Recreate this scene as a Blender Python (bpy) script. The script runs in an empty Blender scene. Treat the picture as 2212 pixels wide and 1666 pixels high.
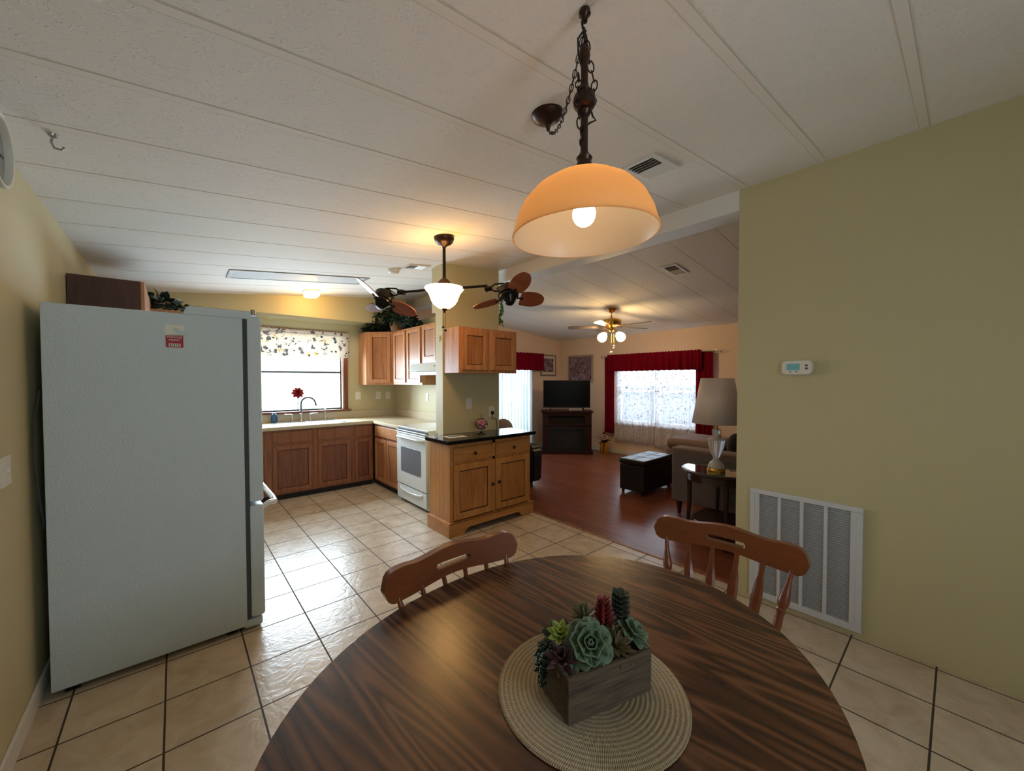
import bpy, bmesh, math, random
from mathutils import Vector, Matrix
random.seed(7)
PI = math.pi
SC = bpy.context.scene
COL = SC.collection

# ------------------------------------------------------------------ camera
cam_d = bpy.data.cameras.new('camera'); cam = bpy.data.objects.new('camera', cam_d); COL.objects.link(cam)
SC.camera = cam
W_, H_, F_ = 2212.0, 1666.0, 838.57
cam_d.sensor_fit = 'HORIZONTAL'; cam_d.sensor_width = 36.0; cam_d.lens = F_ / W_ * 36.0
cam_d.shift_x = 5.5 / W_; cam_d.shift_y = 8.756 / W_
cam_d.clip_start = 0.02; cam_d.clip_end = 200
pitch, roll, yaw = 0.0237, -0.0015, 0.7113
_c, _s = math.cos(yaw), math.sin(yaw)
fw = Vector((_s*math.cos(pitch), _c*math.cos(pitch), -math.sin(pitch)))
r0 = Vector((_c, -_s, 0)); u0 = r0.cross(fw)
rr = math.cos(roll)*r0 + math.sin(roll)*u0; uu = -math.sin(roll)*r0 + math.cos(roll)*u0
M = Matrix((rr, uu, -fw)).transposed().to_4x4(); M.translation = (-0.6086, -3.0537, 1.4899)
cam.matrix_world = M

# ------------------------------------------------------------------ world, exposure, daylight
SC.view_settings.view_transform = 'Standard'; SC.view_settings.look = 'None'
SC.view_settings.gamma = 1.0; SC.view_settings.use_curve_mapping = False
SC.view_settings.exposure = 0.87
wd = bpy.data.worlds.new('world'); SC.world = wd; wd.use_nodes = True
wn = wd.node_tree.nodes; wn['Background'].inputs[0].default_value = (0.80, 0.90, 1.0, 1); wn['Background'].inputs[1].default_value = 2.6

def area(name, loc, rot, sx, sy, power, color=(0.72, 0.86, 1.0)):
    l = bpy.data.lights.new(name, 'AREA'); l.shape = 'RECTANGLE'; l.size = sx; l.size_y = sy; l.energy = power; l.color = color
    o = bpy.data.objects.new(name, l); COL.objects.link(o); o.location = loc; o.rotation_euler = rot; return o
# daylight pouring through each window, from just outside the glass
area('daylight_kitchen', (0.72, 3.42, 1.65), (-PI/2, 0, 0), 1.5, 1.3, 125)
area('daylight_slider', (4.4, 3.50, 1.15), (-PI/2, 0, 0), 2.0, 2.1, 85)
area('daylight_living', (6.65, 0.65, 1.35), (0, PI/2, 0), 1.4, 1.9, 50)
area('daylight_behind', (.15, -5.0, 1.6), (PI/2, 0, 0), .8, .9, 14)

# ------------------------------------------------------------------ materials
def newmat(name):
    m = bpy.data.materials.new(name); m.use_nodes = True
    return m, m.node_tree.nodes, m.node_tree.links, m.node_tree.nodes['Principled BSDF']
def sp(b, **k):
    for n, v in k.items():
        key = {'rough': 'Roughness', 'metal': 'Metallic', 'spec': 'Specular IOR Level', 'coat': 'Coat Weight', 'trans': 'Transmission Weight', 'ior': 'IOR', 'sheen': 'Sheen Weight', 'emis': 'Emission Strength'}[n]
        b.inputs[key].default_value = v
def lin(c):
    return tuple(((x/255.0+0.055)/1.055)**2.4 if x/255.0 > 0.04045 else x/255.0/12.92 for x in c) + (1,)
def plain(name, c, rough=0.5, metal=0.0, bump=0.0, bscale=60, spec=0.5, var=0.0, vscale=5, coat=0.0, det=3, coord='Object'):
    m, n, l, b = newmat(name); col = lin(c); b.inputs['Base Color'].default_value = col
    sp(b, rough=rough, metal=metal, spec=spec, coat=coat)
    tc = n.new('ShaderNodeTexCoord')
    if var > 0:
        t = n.new('ShaderNodeTexNoise'); t.inputs['Scale'].default_value = vscale; t.inputs['Detail'].default_value = 4
        l.new(tc.outputs[coord], t.inputs['Vector'])
        r = n.new('ShaderNodeValToRGB'); r.color_ramp.elements[0].position = .3; r.color_ramp.elements[1].position = .7
        r.color_ramp.elements[0].color = tuple(x*(1-var) for x in col[:3])+(1,); r.color_ramp.elements[1].color = tuple(min(1, x*(1+var)) for x in col[:3])+(1,)
        l.new(t.outputs['Fac'], r.inputs['Fac']); l.new(r.outputs['Color'], b.inputs['Base Color'])
    if bump > 0:
        t = n.new('ShaderNodeTexNoise'); t.inputs['Scale'].default_value = bscale; t.inputs['Detail'].default_value = det
        l.new(tc.outputs[coord], t.inputs['Vector'])
        bp = n.new('ShaderNodeBump'); bp.inputs['Strength'].default_value = bump; bp.inputs['Distance'].default_value = 0.01
        l.new(t.outputs['Fac'], bp.inputs['Height']); l.new(bp.outputs['Normal'], b.inputs['Normal'])
    return m
def emit(name, c, strength):
    m, n, l, b = newmat(name); b.inputs['Base Color'].default_value = lin(c); b.inputs['Emission Color'].default_value = lin(c)
    sp(b, emis=strength, rough=.4); return m
def wood(name, c1, c2, axis='Z', scale=1.0, rough=0.4, coat=0.0, ring=0.0, spec=.5, fine=.35):
    """c1 dark, c2 light; grain runs along axis"""
    m, n, l, b = newmat(name); sp(b, rough=rough, coat=coat, spec=spec)
    tc = n.new('ShaderNodeTexCoord'); mp = n.new('ShaderNodeMapping')
    s = {'X': (.6, 9, 9), 'Y': (9, .6, 9), 'Z': (9, 9, .6)}[axis]
    mp.inputs['Scale'].default_value = tuple(v*scale for v in s)
    l.new(tc.outputs['Object'], mp.inputs['Vector'])
    n1 = n.new('ShaderNodeTexNoise'); n1.inputs['Scale'].default_value = 1.0; n1.inputs['Detail'].default_value = 3; n1.inputs['Distortion'].default_value = 1.2
    l.new(mp.outputs[0], n1.inputs['Vector'])
    n2 = n.new('ShaderNodeTexNoise'); n2.inputs['Scale'].default_value = 9.0; n2.inputs['Detail'].default_value = 4
    l.new(mp.outputs[0], n2.inputs['Vector'])
    fac = n1.outputs['Fac']
    if ring > 0:
        w = n.new('ShaderNodeMath'); w.operation = 'MULTIPLY'; w.inputs[1].default_value = ring
        l.new(n1.outputs['Fac'], w.inputs[0])
        f = n.new('ShaderNodeMath'); f.operation = 'FRACT'; l.new(w.outputs[0], f.inputs[0]); fac = f.outputs[0]
    mx = n.new('ShaderNodeMath'); mx.operation = 'MULTIPLY_ADD'; mx.inputs[1].default_value = 1-fine; l.new(fac, mx.inputs[0])
    m2 = n.new('ShaderNodeMath'); m2.operation = 'MULTIPLY'; m2.inputs[1].default_value = fine; l.new(n2.outputs['Fac'], m2.inputs[0]); l.new(m2.outputs[0], mx.inputs[2])
    r = n.new('ShaderNodeValToRGB'); r.color_ramp.elements[0].position = .22 if ring else .33; r.color_ramp.elements[1].position = .8 if ring else .68
    r.color_ramp.elements[0].color = lin(c1); r.color_ramp.elements[1].color = lin(c2)
    l.new(mx.outputs[0], r.inputs['Fac']); l.new(r.outputs['Color'], b.inputs['Base Color'])
    bp = n.new('ShaderNodeBump'); bp.inputs['Strength'].default_value = .08; bp.inputs['Distance'].default_value = .004
    l.new(mx.outputs[0], bp.inputs['Height']); l.new(bp.outputs['Normal'], b.inputs['Normal'])
    return m
def glassmat(name, tint=(250, 252, 252), refl=.12):
    m = bpy.data.materials.new(name); m.use_nodes = True; n = m.node_tree.nodes; l = m.node_tree.links; n.clear()
    o = n.new('ShaderNodeOutputMaterial'); t = n.new('ShaderNodeBsdfTransparent'); t.inputs[0].default_value = lin(tint)
    g = n.new('ShaderNodeBsdfGlossy'); g.inputs['Roughness'].default_value = .03; mx = n.new('ShaderNodeMixShader')
    fr = n.new('ShaderNodeLayerWeight'); fr.inputs[0].default_value = refl
    l.new(fr.outputs['Fresnel'], mx.inputs[0]); l.new(t.outputs[0], mx.inputs[1]); l.new(g.outputs[0], mx.inputs[2]); l.new(mx.outputs[0], o.inputs[0]); return m
def clothmat(name, c, transp=0.0, transl=0.3, pattern=None):
    m = bpy.data.materials.new(name); m.use_nodes = True; n = m.node_tree.nodes; l = m.node_tree.links; n.clear()
    o = n.new('ShaderNodeOutputMaterial'); d = n.new('ShaderNodeBsdfDiffuse'); tr = n.new('ShaderNodeBsdfTranslucent'); tp = n.new('ShaderNodeBsdfTransparent')
    m1 = n.new('ShaderNodeMixShader'); m2 = n.new('ShaderNodeMixShader'); m1.inputs[0].default_value = transl; m2.inputs[0].default_value = transp
    d.inputs[0].default_value = lin(c); tr.inputs[0].default_value = lin(c)
    if pattern:
        tc = n.new('ShaderNodeTexCoord'); prev = None; base = lin(c); mask = None
        for scale, rad, cc, off in pattern:
            mp = n.new('ShaderNodeMapping'); mp.inputs['Location'].default_value = off; l.new(tc.outputs['Object'], mp.inputs[0])
            v = n.new('ShaderNodeTexVoronoi'); v.inputs['Scale'].default_value = scale; v.inputs['Randomness'].default_value = .9; l.new(mp.outputs[0], v.inputs['Vector'])
            ns = n.new('ShaderNodeTexNoise'); ns.inputs['Scale'].default_value = scale*3.2; l.new(mp.outputs[0], ns.inputs['Vector'])
            ad = n.new('ShaderNodeMath'); ad.operation = 'MULTIPLY_ADD'; ad.inputs[1].default_value = .9; ad.inputs[2].default_value = -.45; l.new(ns.outputs['Fac'], ad.inputs[0])
            su = n.new('ShaderNodeMath'); su.operation = 'ADD'; l.new(v.outputs['Distance'], su.inputs[0]); l.new(ad.outputs[0], su.inputs[1])
            lt = n.new('ShaderNodeMath'); lt.operation = 'LESS_THAN'; lt.inputs[1].default_value = rad; l.new(su.outputs[0], lt.inputs[0])
            mc = n.new('ShaderNodeMixRGB'); l.new(lt.outputs[0], mc.inputs[0]); mc.inputs[2].default_value = lin(cc)
            if prev: l.new(prev, mc.inputs[1])
            else: mc.inputs[1].default_value = base
            prev = mc.outputs[0]
            if mask:
                q = n.new('ShaderNodeMath'); q.operation = 'MAXIMUM'; l.new(mask, q.inputs[0]); l.new(lt.outputs[0], q.inputs[1]); mask = q.outputs[0]
            else: mask = lt.outputs[0]
        l.new(prev, d.inputs[0]); l.new(prev, tr.inputs[0])
        if transp > 0:
            q = n.new('ShaderNodeMath'); q.operation = 'MULTIPLY_ADD'; q.inputs[1].default_value = -transp*.75; q.inputs[2].default_value = transp
            l.new(mask, q.inputs[0]); l.new(q.outputs[0], m2.inputs[0])
    l.new(d.outputs[0], m1.inputs[1]); l.new(tr.outputs[0], m1.inputs[2]); l.new(m1.outputs[0], m2.inputs[1]); l.new(tp.outputs[0], m2.inputs[2]); l.new(m2.outputs[0], o.inputs[0])
    return m
def shademat(name, c, transl=.6, refl=.3):
    m = bpy.data.materials.new(name); m.use_nodes = True; n = m.node_tree.nodes; l = m.node_tree.links; n.clear()
    o = n.new('ShaderNodeOutputMaterial'); d = n.new('ShaderNodeBsdfDiffuse'); tr = n.new('ShaderNodeBsdfTranslucent'); g = n.new('ShaderNodeBsdfGlossy'); g.inputs['Roughness'].default_value = .35
    d.inputs[0].default_value = lin(refl if isinstance(refl, tuple) else c); tr.inputs[0].default_value = lin(c)
    m1 = n.new('ShaderNodeMixShader'); m1.inputs[0].default_value = transl; m2 = n.new('ShaderNodeMixShader'); m2.inputs[0].default_value = .05
    l.new(d.outputs[0], m1.inputs[1]); l.new(tr.outputs[0], m1.inputs[2]); l.new(m1.outputs[0], m2.inputs[1]); l.new(g.outputs[0], m2.inputs[2]); l.new(m2.outputs[0], o.inputs[0]); return m

T = 1/3.0
def tilemat():
    m, n, l, b = newmat('ceramic_floor_tile')
    tc = n.new('ShaderNodeTexCoord')
    br = n.new('ShaderNodeTexBrick'); br.offset = 0; br.squash = 1; br.inputs['Scale'].default_value = 1
    br.inputs['Brick Width'].default_value = T; br.inputs['Row Height'].default_value = T; br.inputs['Mortar Size'].default_value = .0042; br.inputs['Mortar Smooth'].default_value = .15
    br.inputs['Color1'].default_value = (0, 0, 0, 1); br.inputs['Color2'].default_value = (1, 1, 1, 1); br.inputs['Mortar'].default_value = (.5, .5, .5, 1)
    mp = n.new('ShaderNodeMapping'); mp.inputs['Location'].default_value = (T*30, T*30, 0)
    l.new(tc.outputs['Object'], mp.inputs[0]); l.new(mp.outputs[0], br.inputs['Vector'])
    n1 = n.new('ShaderNodeTexNoise'); n1.inputs['Scale'].default_value = 7; n1.inputs['Detail'].default_value = 6; n1.inputs['Roughness'].default_value = .6; n1.inputs['Distortion'].default_value = .8
    l.new(tc.outputs['Object'], n1.inputs['Vector'])
    r = n.new('ShaderNodeValToRGB'); r.color_ramp.elements[0].position = .3; r.color_ramp.elements[1].position = .72
    r.color_ramp.elements[0].color = lin((186, 170, 146)); r.color_ramp.elements[1].color = lin((212, 200, 180))
    l.new(n1.outputs['Fac'], r.inputs['Fac'])
    # tone per tile
    tm = n.new('ShaderNodeMixRGB'); tm.blend_type = 'MULTIPLY'; tm.inputs[0].default_value = 1
    tr = n.new('ShaderNodeValToRGB'); tr.color_ramp.elements[0].color = (.90, .88, .86, 1); tr.color_ramp.elements[1].color = (1, 1, 1, 1)
    l.new(br.outputs['Color'], tr.inputs['Fac']); l.new(r.outputs['Color'], tm.inputs[1]); l.new(tr.outputs['Color'], tm.inputs[2])
    mx = n.new('ShaderNodeMixRGB'); l.new(br.outputs['Fac'], mx.inputs[0]); l.new(tm.outputs[0], mx.inputs[1]); mx.inputs[2].default_value = lin((58, 50, 40))
    l.new(mx.outputs[0], b.inputs['Base Color'])
    rg = n.new('ShaderNodeMath'); rg.operation = 'MULTIPLY_ADD'; rg.inputs[1].default_value = .5; rg.inputs[2].default_value = .27; l.new(br.outputs['Fac'], rg.inputs[0]); l.new(rg.outputs[0], b.inputs['Roughness'])
    n2 = n.new('ShaderNodeTexNoise'); n2.inputs['Scale'].default_value = 16; n2.inputs['Detail'].default_value = 5; n2.inputs['Distortion'].default_value = 1.5
    l.new(tc.outputs['Object'], n2.inputs['Vector'])
    h = n.new('ShaderNodeMath'); h.operation = 'MULTIPLY_ADD'; h.inputs[1].default_value = -1.2; l.new(br.outputs['Fac'], h.inputs[0]); l.new(n2.outputs['Fac'], h.inputs[2])
    bp = n.new('ShaderNodeBump'); bp.inputs['Strength'].default_value = .35; bp.inputs['Distance'].default_value = .006
    l.new(h.outputs[0], bp.inputs['Height']); l.new(bp.outputs['Normal'], b.inputs['Normal'])
    return m
def plankmat():
    m, n, l, b = newmat('cherry_plank_floor')
    tc = n.new('ShaderNodeTexCoord'); mp = n.new('ShaderNodeMapping'); mp.inputs['Rotation'].default_value = (0, 0, PI/2)
    l.new(tc.outputs['Object'], mp.inputs[0])
    br = n.new('ShaderNodeTexBrick'); br.offset = .37; br.inputs['Scale'].default_value = 1; br.inputs['Brick Width'].default_value = 1.2; br.inputs['Row Height'].default_value = .125
    br.inputs['Mortar Size'].default_value = .0012; br.inputs['Color1'].default_value = (0, 0, 0, 1); br.inputs['Color2'].default_value = (1, 1, 1, 1); br.inputs['Mortar'].default_value = (0, 0, 0, 1)
    l.new(mp.outputs[0], br.inputs['Vector'])
    m2 = n.new('ShaderNodeMapping'); m2.inputs['Scale'].default_value = (14, 1.6, 1); l.new(tc.outputs['Object'], m2.inputs[0])
    ns = n.new('ShaderNodeTexNoise'); ns.inputs['Scale'].default_value = 2.2; ns.inputs['Detail'].default_value = 6; ns.inputs['Distortion'].default_value = .6; l.new(m2.outputs[0], ns.inputs['Vector'])
    ad = n.new('ShaderNodeMath'); ad.operation = 'MULTIPLY_ADD'; ad.inputs[1].default_value = .22; l.new(br.outputs['Color'], ad.inputs[0]); l.new(ns.outputs['Fac'], ad.inputs[2])
    r = n.new('ShaderNodeValToRGB'); r.color_ramp.elements[0].position = .35; r.color_ramp.elements[1].position = .85
    r.color_ramp.elements[0].color = lin((98, 50, 36)); r.color_ramp.elements[1].color = lin((144, 84, 60))
    l.new(ad.outputs[0], r.inputs['Fac'])
    mx = n.new('ShaderNodeMixRGB'); l.new(br.outputs['Fac'], mx.inputs[0]); l.new(r.outputs['Color'], mx.inputs[1]); mx.inputs[2].default_value = lin((60, 28, 18))
    l.new(mx.outputs[0], b.inputs['Base Color']); sp(b, rough=.28)
    return m

MAT = {}
MAT['tile'] = tilemat(); MAT['plank'] = plankmat()
MAT['olive'] = plain('olive_wall_paint', (196, 187, 148), .55, bump=.05, bscale=90)
MAT['peach'] = plain('peach_wall_paint', (234, 208, 184), .6, bump=.05, bscale=90)
def ceilmat():
    m, n, l, b = newmat('textured_white_ceiling'); b.inputs['Base Color'].default_value = lin((236, 233, 228)); sp(b, rough=.8)
    tc = n.new('ShaderNodeTexCoord'); mp = n.new('ShaderNodeMapping'); mp.inputs['Scale'].default_value = (1, 1.6, 1); l.new(tc.outputs['Object'], mp.inputs[0])
    a = n.new('ShaderNodeTexNoise'); a.inputs['Scale'].default_value = 20; a.inputs['Detail'].default_value = 3; a.inputs['Distortion'].default_value = 2.5; l.new(mp.outputs[0], a.inputs['Vector'])
    r = n.new('ShaderNodeValToRGB'); r.color_ramp.elements[0].position = .55; r.color_ramp.elements[1].position = .68; l.new(a.outputs['Fac'], r.inputs['Fac'])
    bp = n.new('ShaderNodeBump'); bp.inputs['Strength'].default_value = .5; bp.inputs['Distance'].default_value = .004; l.new(r.outputs['Color'], bp.inputs['Height']); l.new(bp.outputs['Normal'], b.inputs['Normal'])
    return m
MAT['ceiling'] = ceilmat()
MAT['batten'] = plain('painted_batten', (234, 230, 223), .75); MAT['seam'] = plain('batten_edge_line', (216, 208, 196), .8)  # second tone: thin darker strips along both edges of each batten
MAT['beam'] = plain('painted_white_beam', (222, 224, 224), .5)
MAT['white'] = plain('white_paint', (222, 220, 214), .45)
MAT['white_plastic'] = plain('white_plastic', (226, 224, 214), .35)
MAT['fridge'] = plain('pebbled_white_enamel', (206, 223, 230), .33, bump=.35, bscale=130)
MAT['enamel'] = plain('smooth_white_enamel', (222, 226, 224), .2, coat=.3)
MAT['gasket'] = plain('grey_gasket', (70, 76, 80), .7)
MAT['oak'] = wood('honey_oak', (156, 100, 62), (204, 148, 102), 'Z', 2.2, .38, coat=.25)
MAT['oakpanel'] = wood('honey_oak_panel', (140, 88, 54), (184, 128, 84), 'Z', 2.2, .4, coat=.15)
MAT['oakshadedpanel'] = wood('shaded_honey_oak_panel', (98, 56, 40), (136, 84, 58), 'Z', 2.2, .45, coat=.1)  # door panel tone of the oak that has shade painted in
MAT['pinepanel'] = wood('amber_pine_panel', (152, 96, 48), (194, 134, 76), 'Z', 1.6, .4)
MAT['grooveshade'] = plain('painted_groove_shade', (84, 48, 28), .6)  # dark tone that paints the shade inside door panel grooves
MAT['oakX'] = wood('honey_oak_cross_grain', (156, 100, 62), (204, 148, 102), 'X', 2.2, .38, coat=.25)
MAT['oakshaded'] = wood('shaded_honey_oak', (112, 66, 44), (158, 100, 66), 'Z', 2.2, .42, coat=.15)  # same oak with shade painted in for the lower cabinets; threshold strip shares it
MAT['darkpanel'] = wood('dark_cabinet_panel', (66, 40, 36), (92, 58, 48), 'Z', 2.0, .6)
MAT['pine'] = wood('amber_pine', (166, 108, 56), (204, 146, 84), 'Z', 1.3, .4, coat=.1)
MAT['pineX'] = wood('amber_pine_cross', (166, 108, 56), (204, 146, 84), 'X', 1.3, .4, coat=.1)
MAT['chair'] = wood('maple_chair_stain', (104, 52, 26), (128, 68, 36), 'X', 1.2, .32, coat=.12)
MAT['trimwood'] = wood('window_trim_wood', (96, 52, 38), (136, 80, 56), 'Z', 2.0, .5)
MAT['trimlight'] = wood('window_jamb_light_wood', (176, 120, 84), (206, 154, 112), 'Z', 2.0, .5)
MAT['cherry'] = wood('dark_cherry_veneer', (38, 16, 14), (66, 30, 24), 'X', 1.0, .5, spec=.25)
MAT['espresso'] = wood('espresso_wood', (30, 14, 14), (48, 24, 22), 'Z', 1.0, .3, coat=.3)
MAT['rustic'] = wood('weathered_grey_wood', (48, 36, 26), (104, 88, 68), 'X', 2.4, .85, fine=.5)
MAT['counter'] = plain('beige_laminate', (196, 184, 156), .35, var=.06, vscale=80)
MAT['granite'] = plain('black_granite', (18, 22, 26), .12, var=.5, vscale=180)
MAT['black'] = plain('black_paint', (14, 14, 15), .5)
MAT['voidb'] = plain('dark_cavity', (30, 26, 22), .9)
MAT['toe'] = plain('toe_kick_black', (20, 20, 22), .7)
MAT['bronze'] = plain('oil_rubbed_bronze', (58, 38, 30), .35, metal=.6, var=.3, vscale=30)
MAT['blackmetal'] = plain('gloss_black_metal', (20, 18, 18), .22, metal=.5)
MAT['brass'] = plain('polished_brass', (214, 164, 84), .2, metal=1)
MAT['gold'] = plain('gold_metal', (222, 168, 70), .22, metal=1)
MAT['spoutsteel'] = plain('dark_chrome', (96, 104, 116), .35, metal=.6); MAT['champagne'] = plain('champagne_frame', (186, 168, 138), .4, metal=.5); MAT['chrome'] = plain('chrome', (220, 222, 226), .12, metal=1)
MAT['steel'] = plain('brushed_steel', (190, 192, 196), .25, metal=1)
MAT['silver'] = plain('satin_silver', (170, 170, 172), .35, metal=1)
MAT['pane'] = glassmat('window_pane')
MAT['crystal'] = plain('cut_crystal', (236, 236, 240), .06); sp(MAT['crystal'].node_tree.nodes['Principled BSDF'], trans=.35, ior=1.45)
MAT['bowlglass'] = glassmat('clear_bowl_glass', (244, 240, 244), .12)
MAT['tableglass'] = plain('green_edged_glass', (60, 84, 80), .06); sp(MAT['tableglass'].node_tree.nodes['Principled BSDF'], coat=.6)
MAT['burgundy'] = clothmat('burgundy_drape', (128, 18, 40), 0, .12)
MAT['sheer'] = clothmat('floral_sheer', (232, 232, 238), .44, .14, [(24, .20, (176, 124, 124), (0, 0, 0)), (18, .12, (130, 140, 130), (3, 1, 2))])
MAT['floral'] = clothmat('floral_valance_cloth', (222, 216, 208), 0, .25, [(11, .30, (128, 134, 140), (0, 0, 0)), (9, .22, (204, 192, 152), (2, 1, 5)), (16, .22, (86, 94, 104), (4, 7, 1))])
MAT['blind'] = clothmat('vertical_blind_vinyl', (236, 240, 242), 0, .3)
MAT['leather'] = plain('black_leather', (22, 24, 26), .38, bump=.15, bscale=140)
MAT['sofa'] = plain('taupe_microfibre', (112, 104, 110), .9, bump=.1, bscale=200)
MAT['sofatop'] = plain('brown_microfibre', (134, 112, 100), .85, bump=.1, bscale=200)
MAT['pillow'] = plain('charcoal_pillow', (42, 40, 40), .9)
MAT['screen'] = plain('tv_screen', (5, 6, 8), .3, spec=.15)
MAT['ovenglass'] = plain('oven_window_grey', (118, 120, 126), .25)
MAT['lampshade'] = shademat('pleated_fabric_shade', (252, 248, 250), .45)
MAT['greend'] = plain('dark_ivy_leaf', (30, 52, 36), .5, var=.5, vscale=9)
MAT['greenm'] = plain('bright_ivy_leaf', (84, 122, 52), .5, var=.35, vscale=9)
MAT['basket'] = wood('basket_wicker', (90, 56, 34), (140, 92, 56), 'X', 6, .8)
MAT['red'] = plain('red_petal', (142, 14, 28), .6, var=.3, vscale=30)
MAT['pinkp'] = plain('pink_petal', (216, 140, 136), .6)
MAT['whitep'] = plain('white_petal', (228, 208, 188), .6)
MAT['candy'] = plain('pink_candy', (206, 140, 160), .3, var=.3, vscale=60)
MAT['paper'] = plain('cream_paper', (226, 214, 194), .7)
MAT['tagred'] = plain('red_tag_card', (176, 22, 44), .5)
MAT['taggrey'] = plain('pale_tag_card', (232, 236, 222), .5)
MAT['lcd'] = plain('cyan_display', (120, 190, 200), .3)
MAT['button'] = plain('grey_button', (96, 92, 88), .5)
MAT['soap'] = plain('blue_soap', (60, 110, 150), .15); sp(MAT['soap'].node_tree.nodes['Principled BSDF'], trans=.4)
MAT['picture'] = clothmat('violet_photo_print', (128, 104, 118), 0, 0, [(7, .35, (156, 140, 148), (0, 0, 0)), (9, .25, (96, 62, 76), (2, 3, 1)), (12, .15, (178, 168, 172), (5, 3, 1))])
MAT['clockface'] = plain('grey_clock_face', (150, 160, 162), .3)
MAT['diffuser'] = plain('acrylic_diffuser', (226, 238, 252), .15); MAT['lightframe'] = plain('grey_light_frame', (158, 158, 156), .5)
MAT['soil'] = plain('dark_soil', (34, 24, 18), .95, bump=.5, bscale=80)
MAT['fire'] = plain('smoked_fire_glass', (44, 44, 40), .3, spec=.2, var=.3, vscale=3)
MAT['grille'] = plain('white_grille_enamel', (206, 210, 216), .4)
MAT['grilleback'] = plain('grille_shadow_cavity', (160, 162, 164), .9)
MAT['bulb'] = emit('lit_bulb', (255, 214, 160), 24)
MAT['bowlshade'] = emit('lit_alabaster_bowl', (255, 196, 116), 12.0)
MAT['dome'] = emit('lit_dome_glass', (255, 204, 122), 26)
MAT['tulip'] = emit('lit_tulip_glass', (255, 214, 150), 34)
MAT['amber'] = shademat('amber_frosted_glass', (255, 210, 156), .8, (214, 176, 130)); MAT['frost'] = shademat('frosted_liner', (240, 228, 210), .55, (176, 176, 178))
MAT['bladeb'] = wood('fan_blade_cherry', (122, 56, 30), (160, 84, 50), 'X', 1, .45)
MAT['bladeg'] = plain('grey_oak_blade', (120, 104, 96), .4)
def placemat():
    m, n, l, b = newmat('woven_straw'); sp(b, rough=.85)
    tc = n.new('ShaderNodeTexCoord'); sx = n.new('ShaderNodeSeparateXYZ'); l.new(tc.outputs['Object'], sx.inputs[0])
    def M(op, a, b_=None, c=None):
        q = n.new('ShaderNodeMath'); q.operation = op
        for i, v in enumerate((a, b_, c)):
            if v is None: continue
            if isinstance(v, (int, float)): q.inputs[i].default_value = v
            else: l.new(v, q.inputs[i])
        return q.outputs[0]
    rad = M('SQRT', M('ADD', M('MULTIPLY', sx.outputs[0], sx.outputs[0]), M('MULTIPLY', sx.outputs[1], sx.outputs[1])))
    ang = M('ARCTAN2', sx.outputs[1], sx.outputs[0])
    w = M('SINE', M('MULTIPLY', rad, 2*PI/.0105))
    w2 = M('SINE', M('ADD', M('MULTIPLY', ang, 300), M('MULTIPLY', rad, 2*PI/.021)))
    h = M('ADD', M('MULTIPLY', w, .45), M('MULTIPLY', w2, .55))
    r = n.new('ShaderNodeValToRGB'); r.color_ramp.elements[0].position = .1; r.color_ramp.elements[1].position = .75
    r.color_ramp.elements[0].color = lin((132, 114, 88)); r.color_ramp.elements[1].color = lin((200, 182, 150))
    l.new(M('MULTIPLY_ADD', h, .5, .5), r.inputs['Fac']); l.new(r.outputs['Color'], b.inputs['Base Color'])
    bp = n.new('ShaderNodeBump'); bp.inputs['Strength'].default_value = .8; bp.inputs['Distance'].default_value = .003; l.new(h, bp.inputs['Height']); l.new(bp.outputs['Normal'], b.inputs['Normal'])
    return m
MAT['straw'] = placemat()
def tablemat():
    m, n, l, b = newmat('walnut_table_laminate'); sp(b, rough=.27)
    tc = n.new('ShaderNodeTexCoord'); mp = n.new('ShaderNodeMapping'); mp.inputs['Scale'].default_value = (7.5, .62, 1); mp.inputs['Rotation'].default_value = (0, 0, -.10)
    l.new(tc.outputs['Object'], mp.inputs[0])
    a = n.new('ShaderNodeTexNoise'); a.inputs['Scale'].default_value = 1.0; a.inputs['Detail'].default_value = 1.5; a.inputs['Distortion'].default_value = .35; l.new(mp.outputs[0], a.inputs['Vector'])
    k = n.new('ShaderNodeMath'); k.operation = 'MULTIPLY'; k.inputs[1].default_value = 26; l.new(a.outputs['Fac'], k.inputs[0])
    f = n.new('ShaderNodeMath'); f.operation = 'PINGPONG'; f.inputs[1].default_value = 1.0; l.new(k.outputs[0], f.inputs[0])
    mp2 = n.new('ShaderNodeMapping'); mp2.inputs['Scale'].default_value = (90, 4, 1); mp2.inputs['Rotation'].default_value = (0, 0, -.10); l.new(tc.outputs['Object'], mp2.inputs[0])
    a2 = n.new('ShaderNodeTexNoise'); a2.inputs['Scale'].default_value = 1; a2.inputs['Detail'].default_value = 3; l.new(mp2.outputs[0], a2.inputs['Vector'])
    s = n.new('ShaderNodeMath'); s.operation = 'MULTIPLY_ADD'; s.inputs[1].default_value = .62; l.new(f.outputs[0], s.inputs[0])
    s2 = n.new('ShaderNodeMath'); s2.operation = 'MULTIPLY'; s2.inputs[1].default_value = .45; l.new(a2.outputs['Fac'], s2.inputs[0]); l.new(s2.outputs[0], s.inputs[2])
    r = n.new('ShaderNodeValToRGB'); e = r.color_ramp.elements; e[0].position = .14; e[1].position = .85
    e[0].color = lin((40, 25, 17)); e[1].color = lin((112, 74, 48)); q = e.new(.45); q.color = lin((76, 47, 31))
    l.new(s.outputs[0], r.inputs['Fac']); l.new(r.outputs['Color'], b.inputs['Base Color'])
    return m
MAT['table'] = tablemat()

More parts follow.
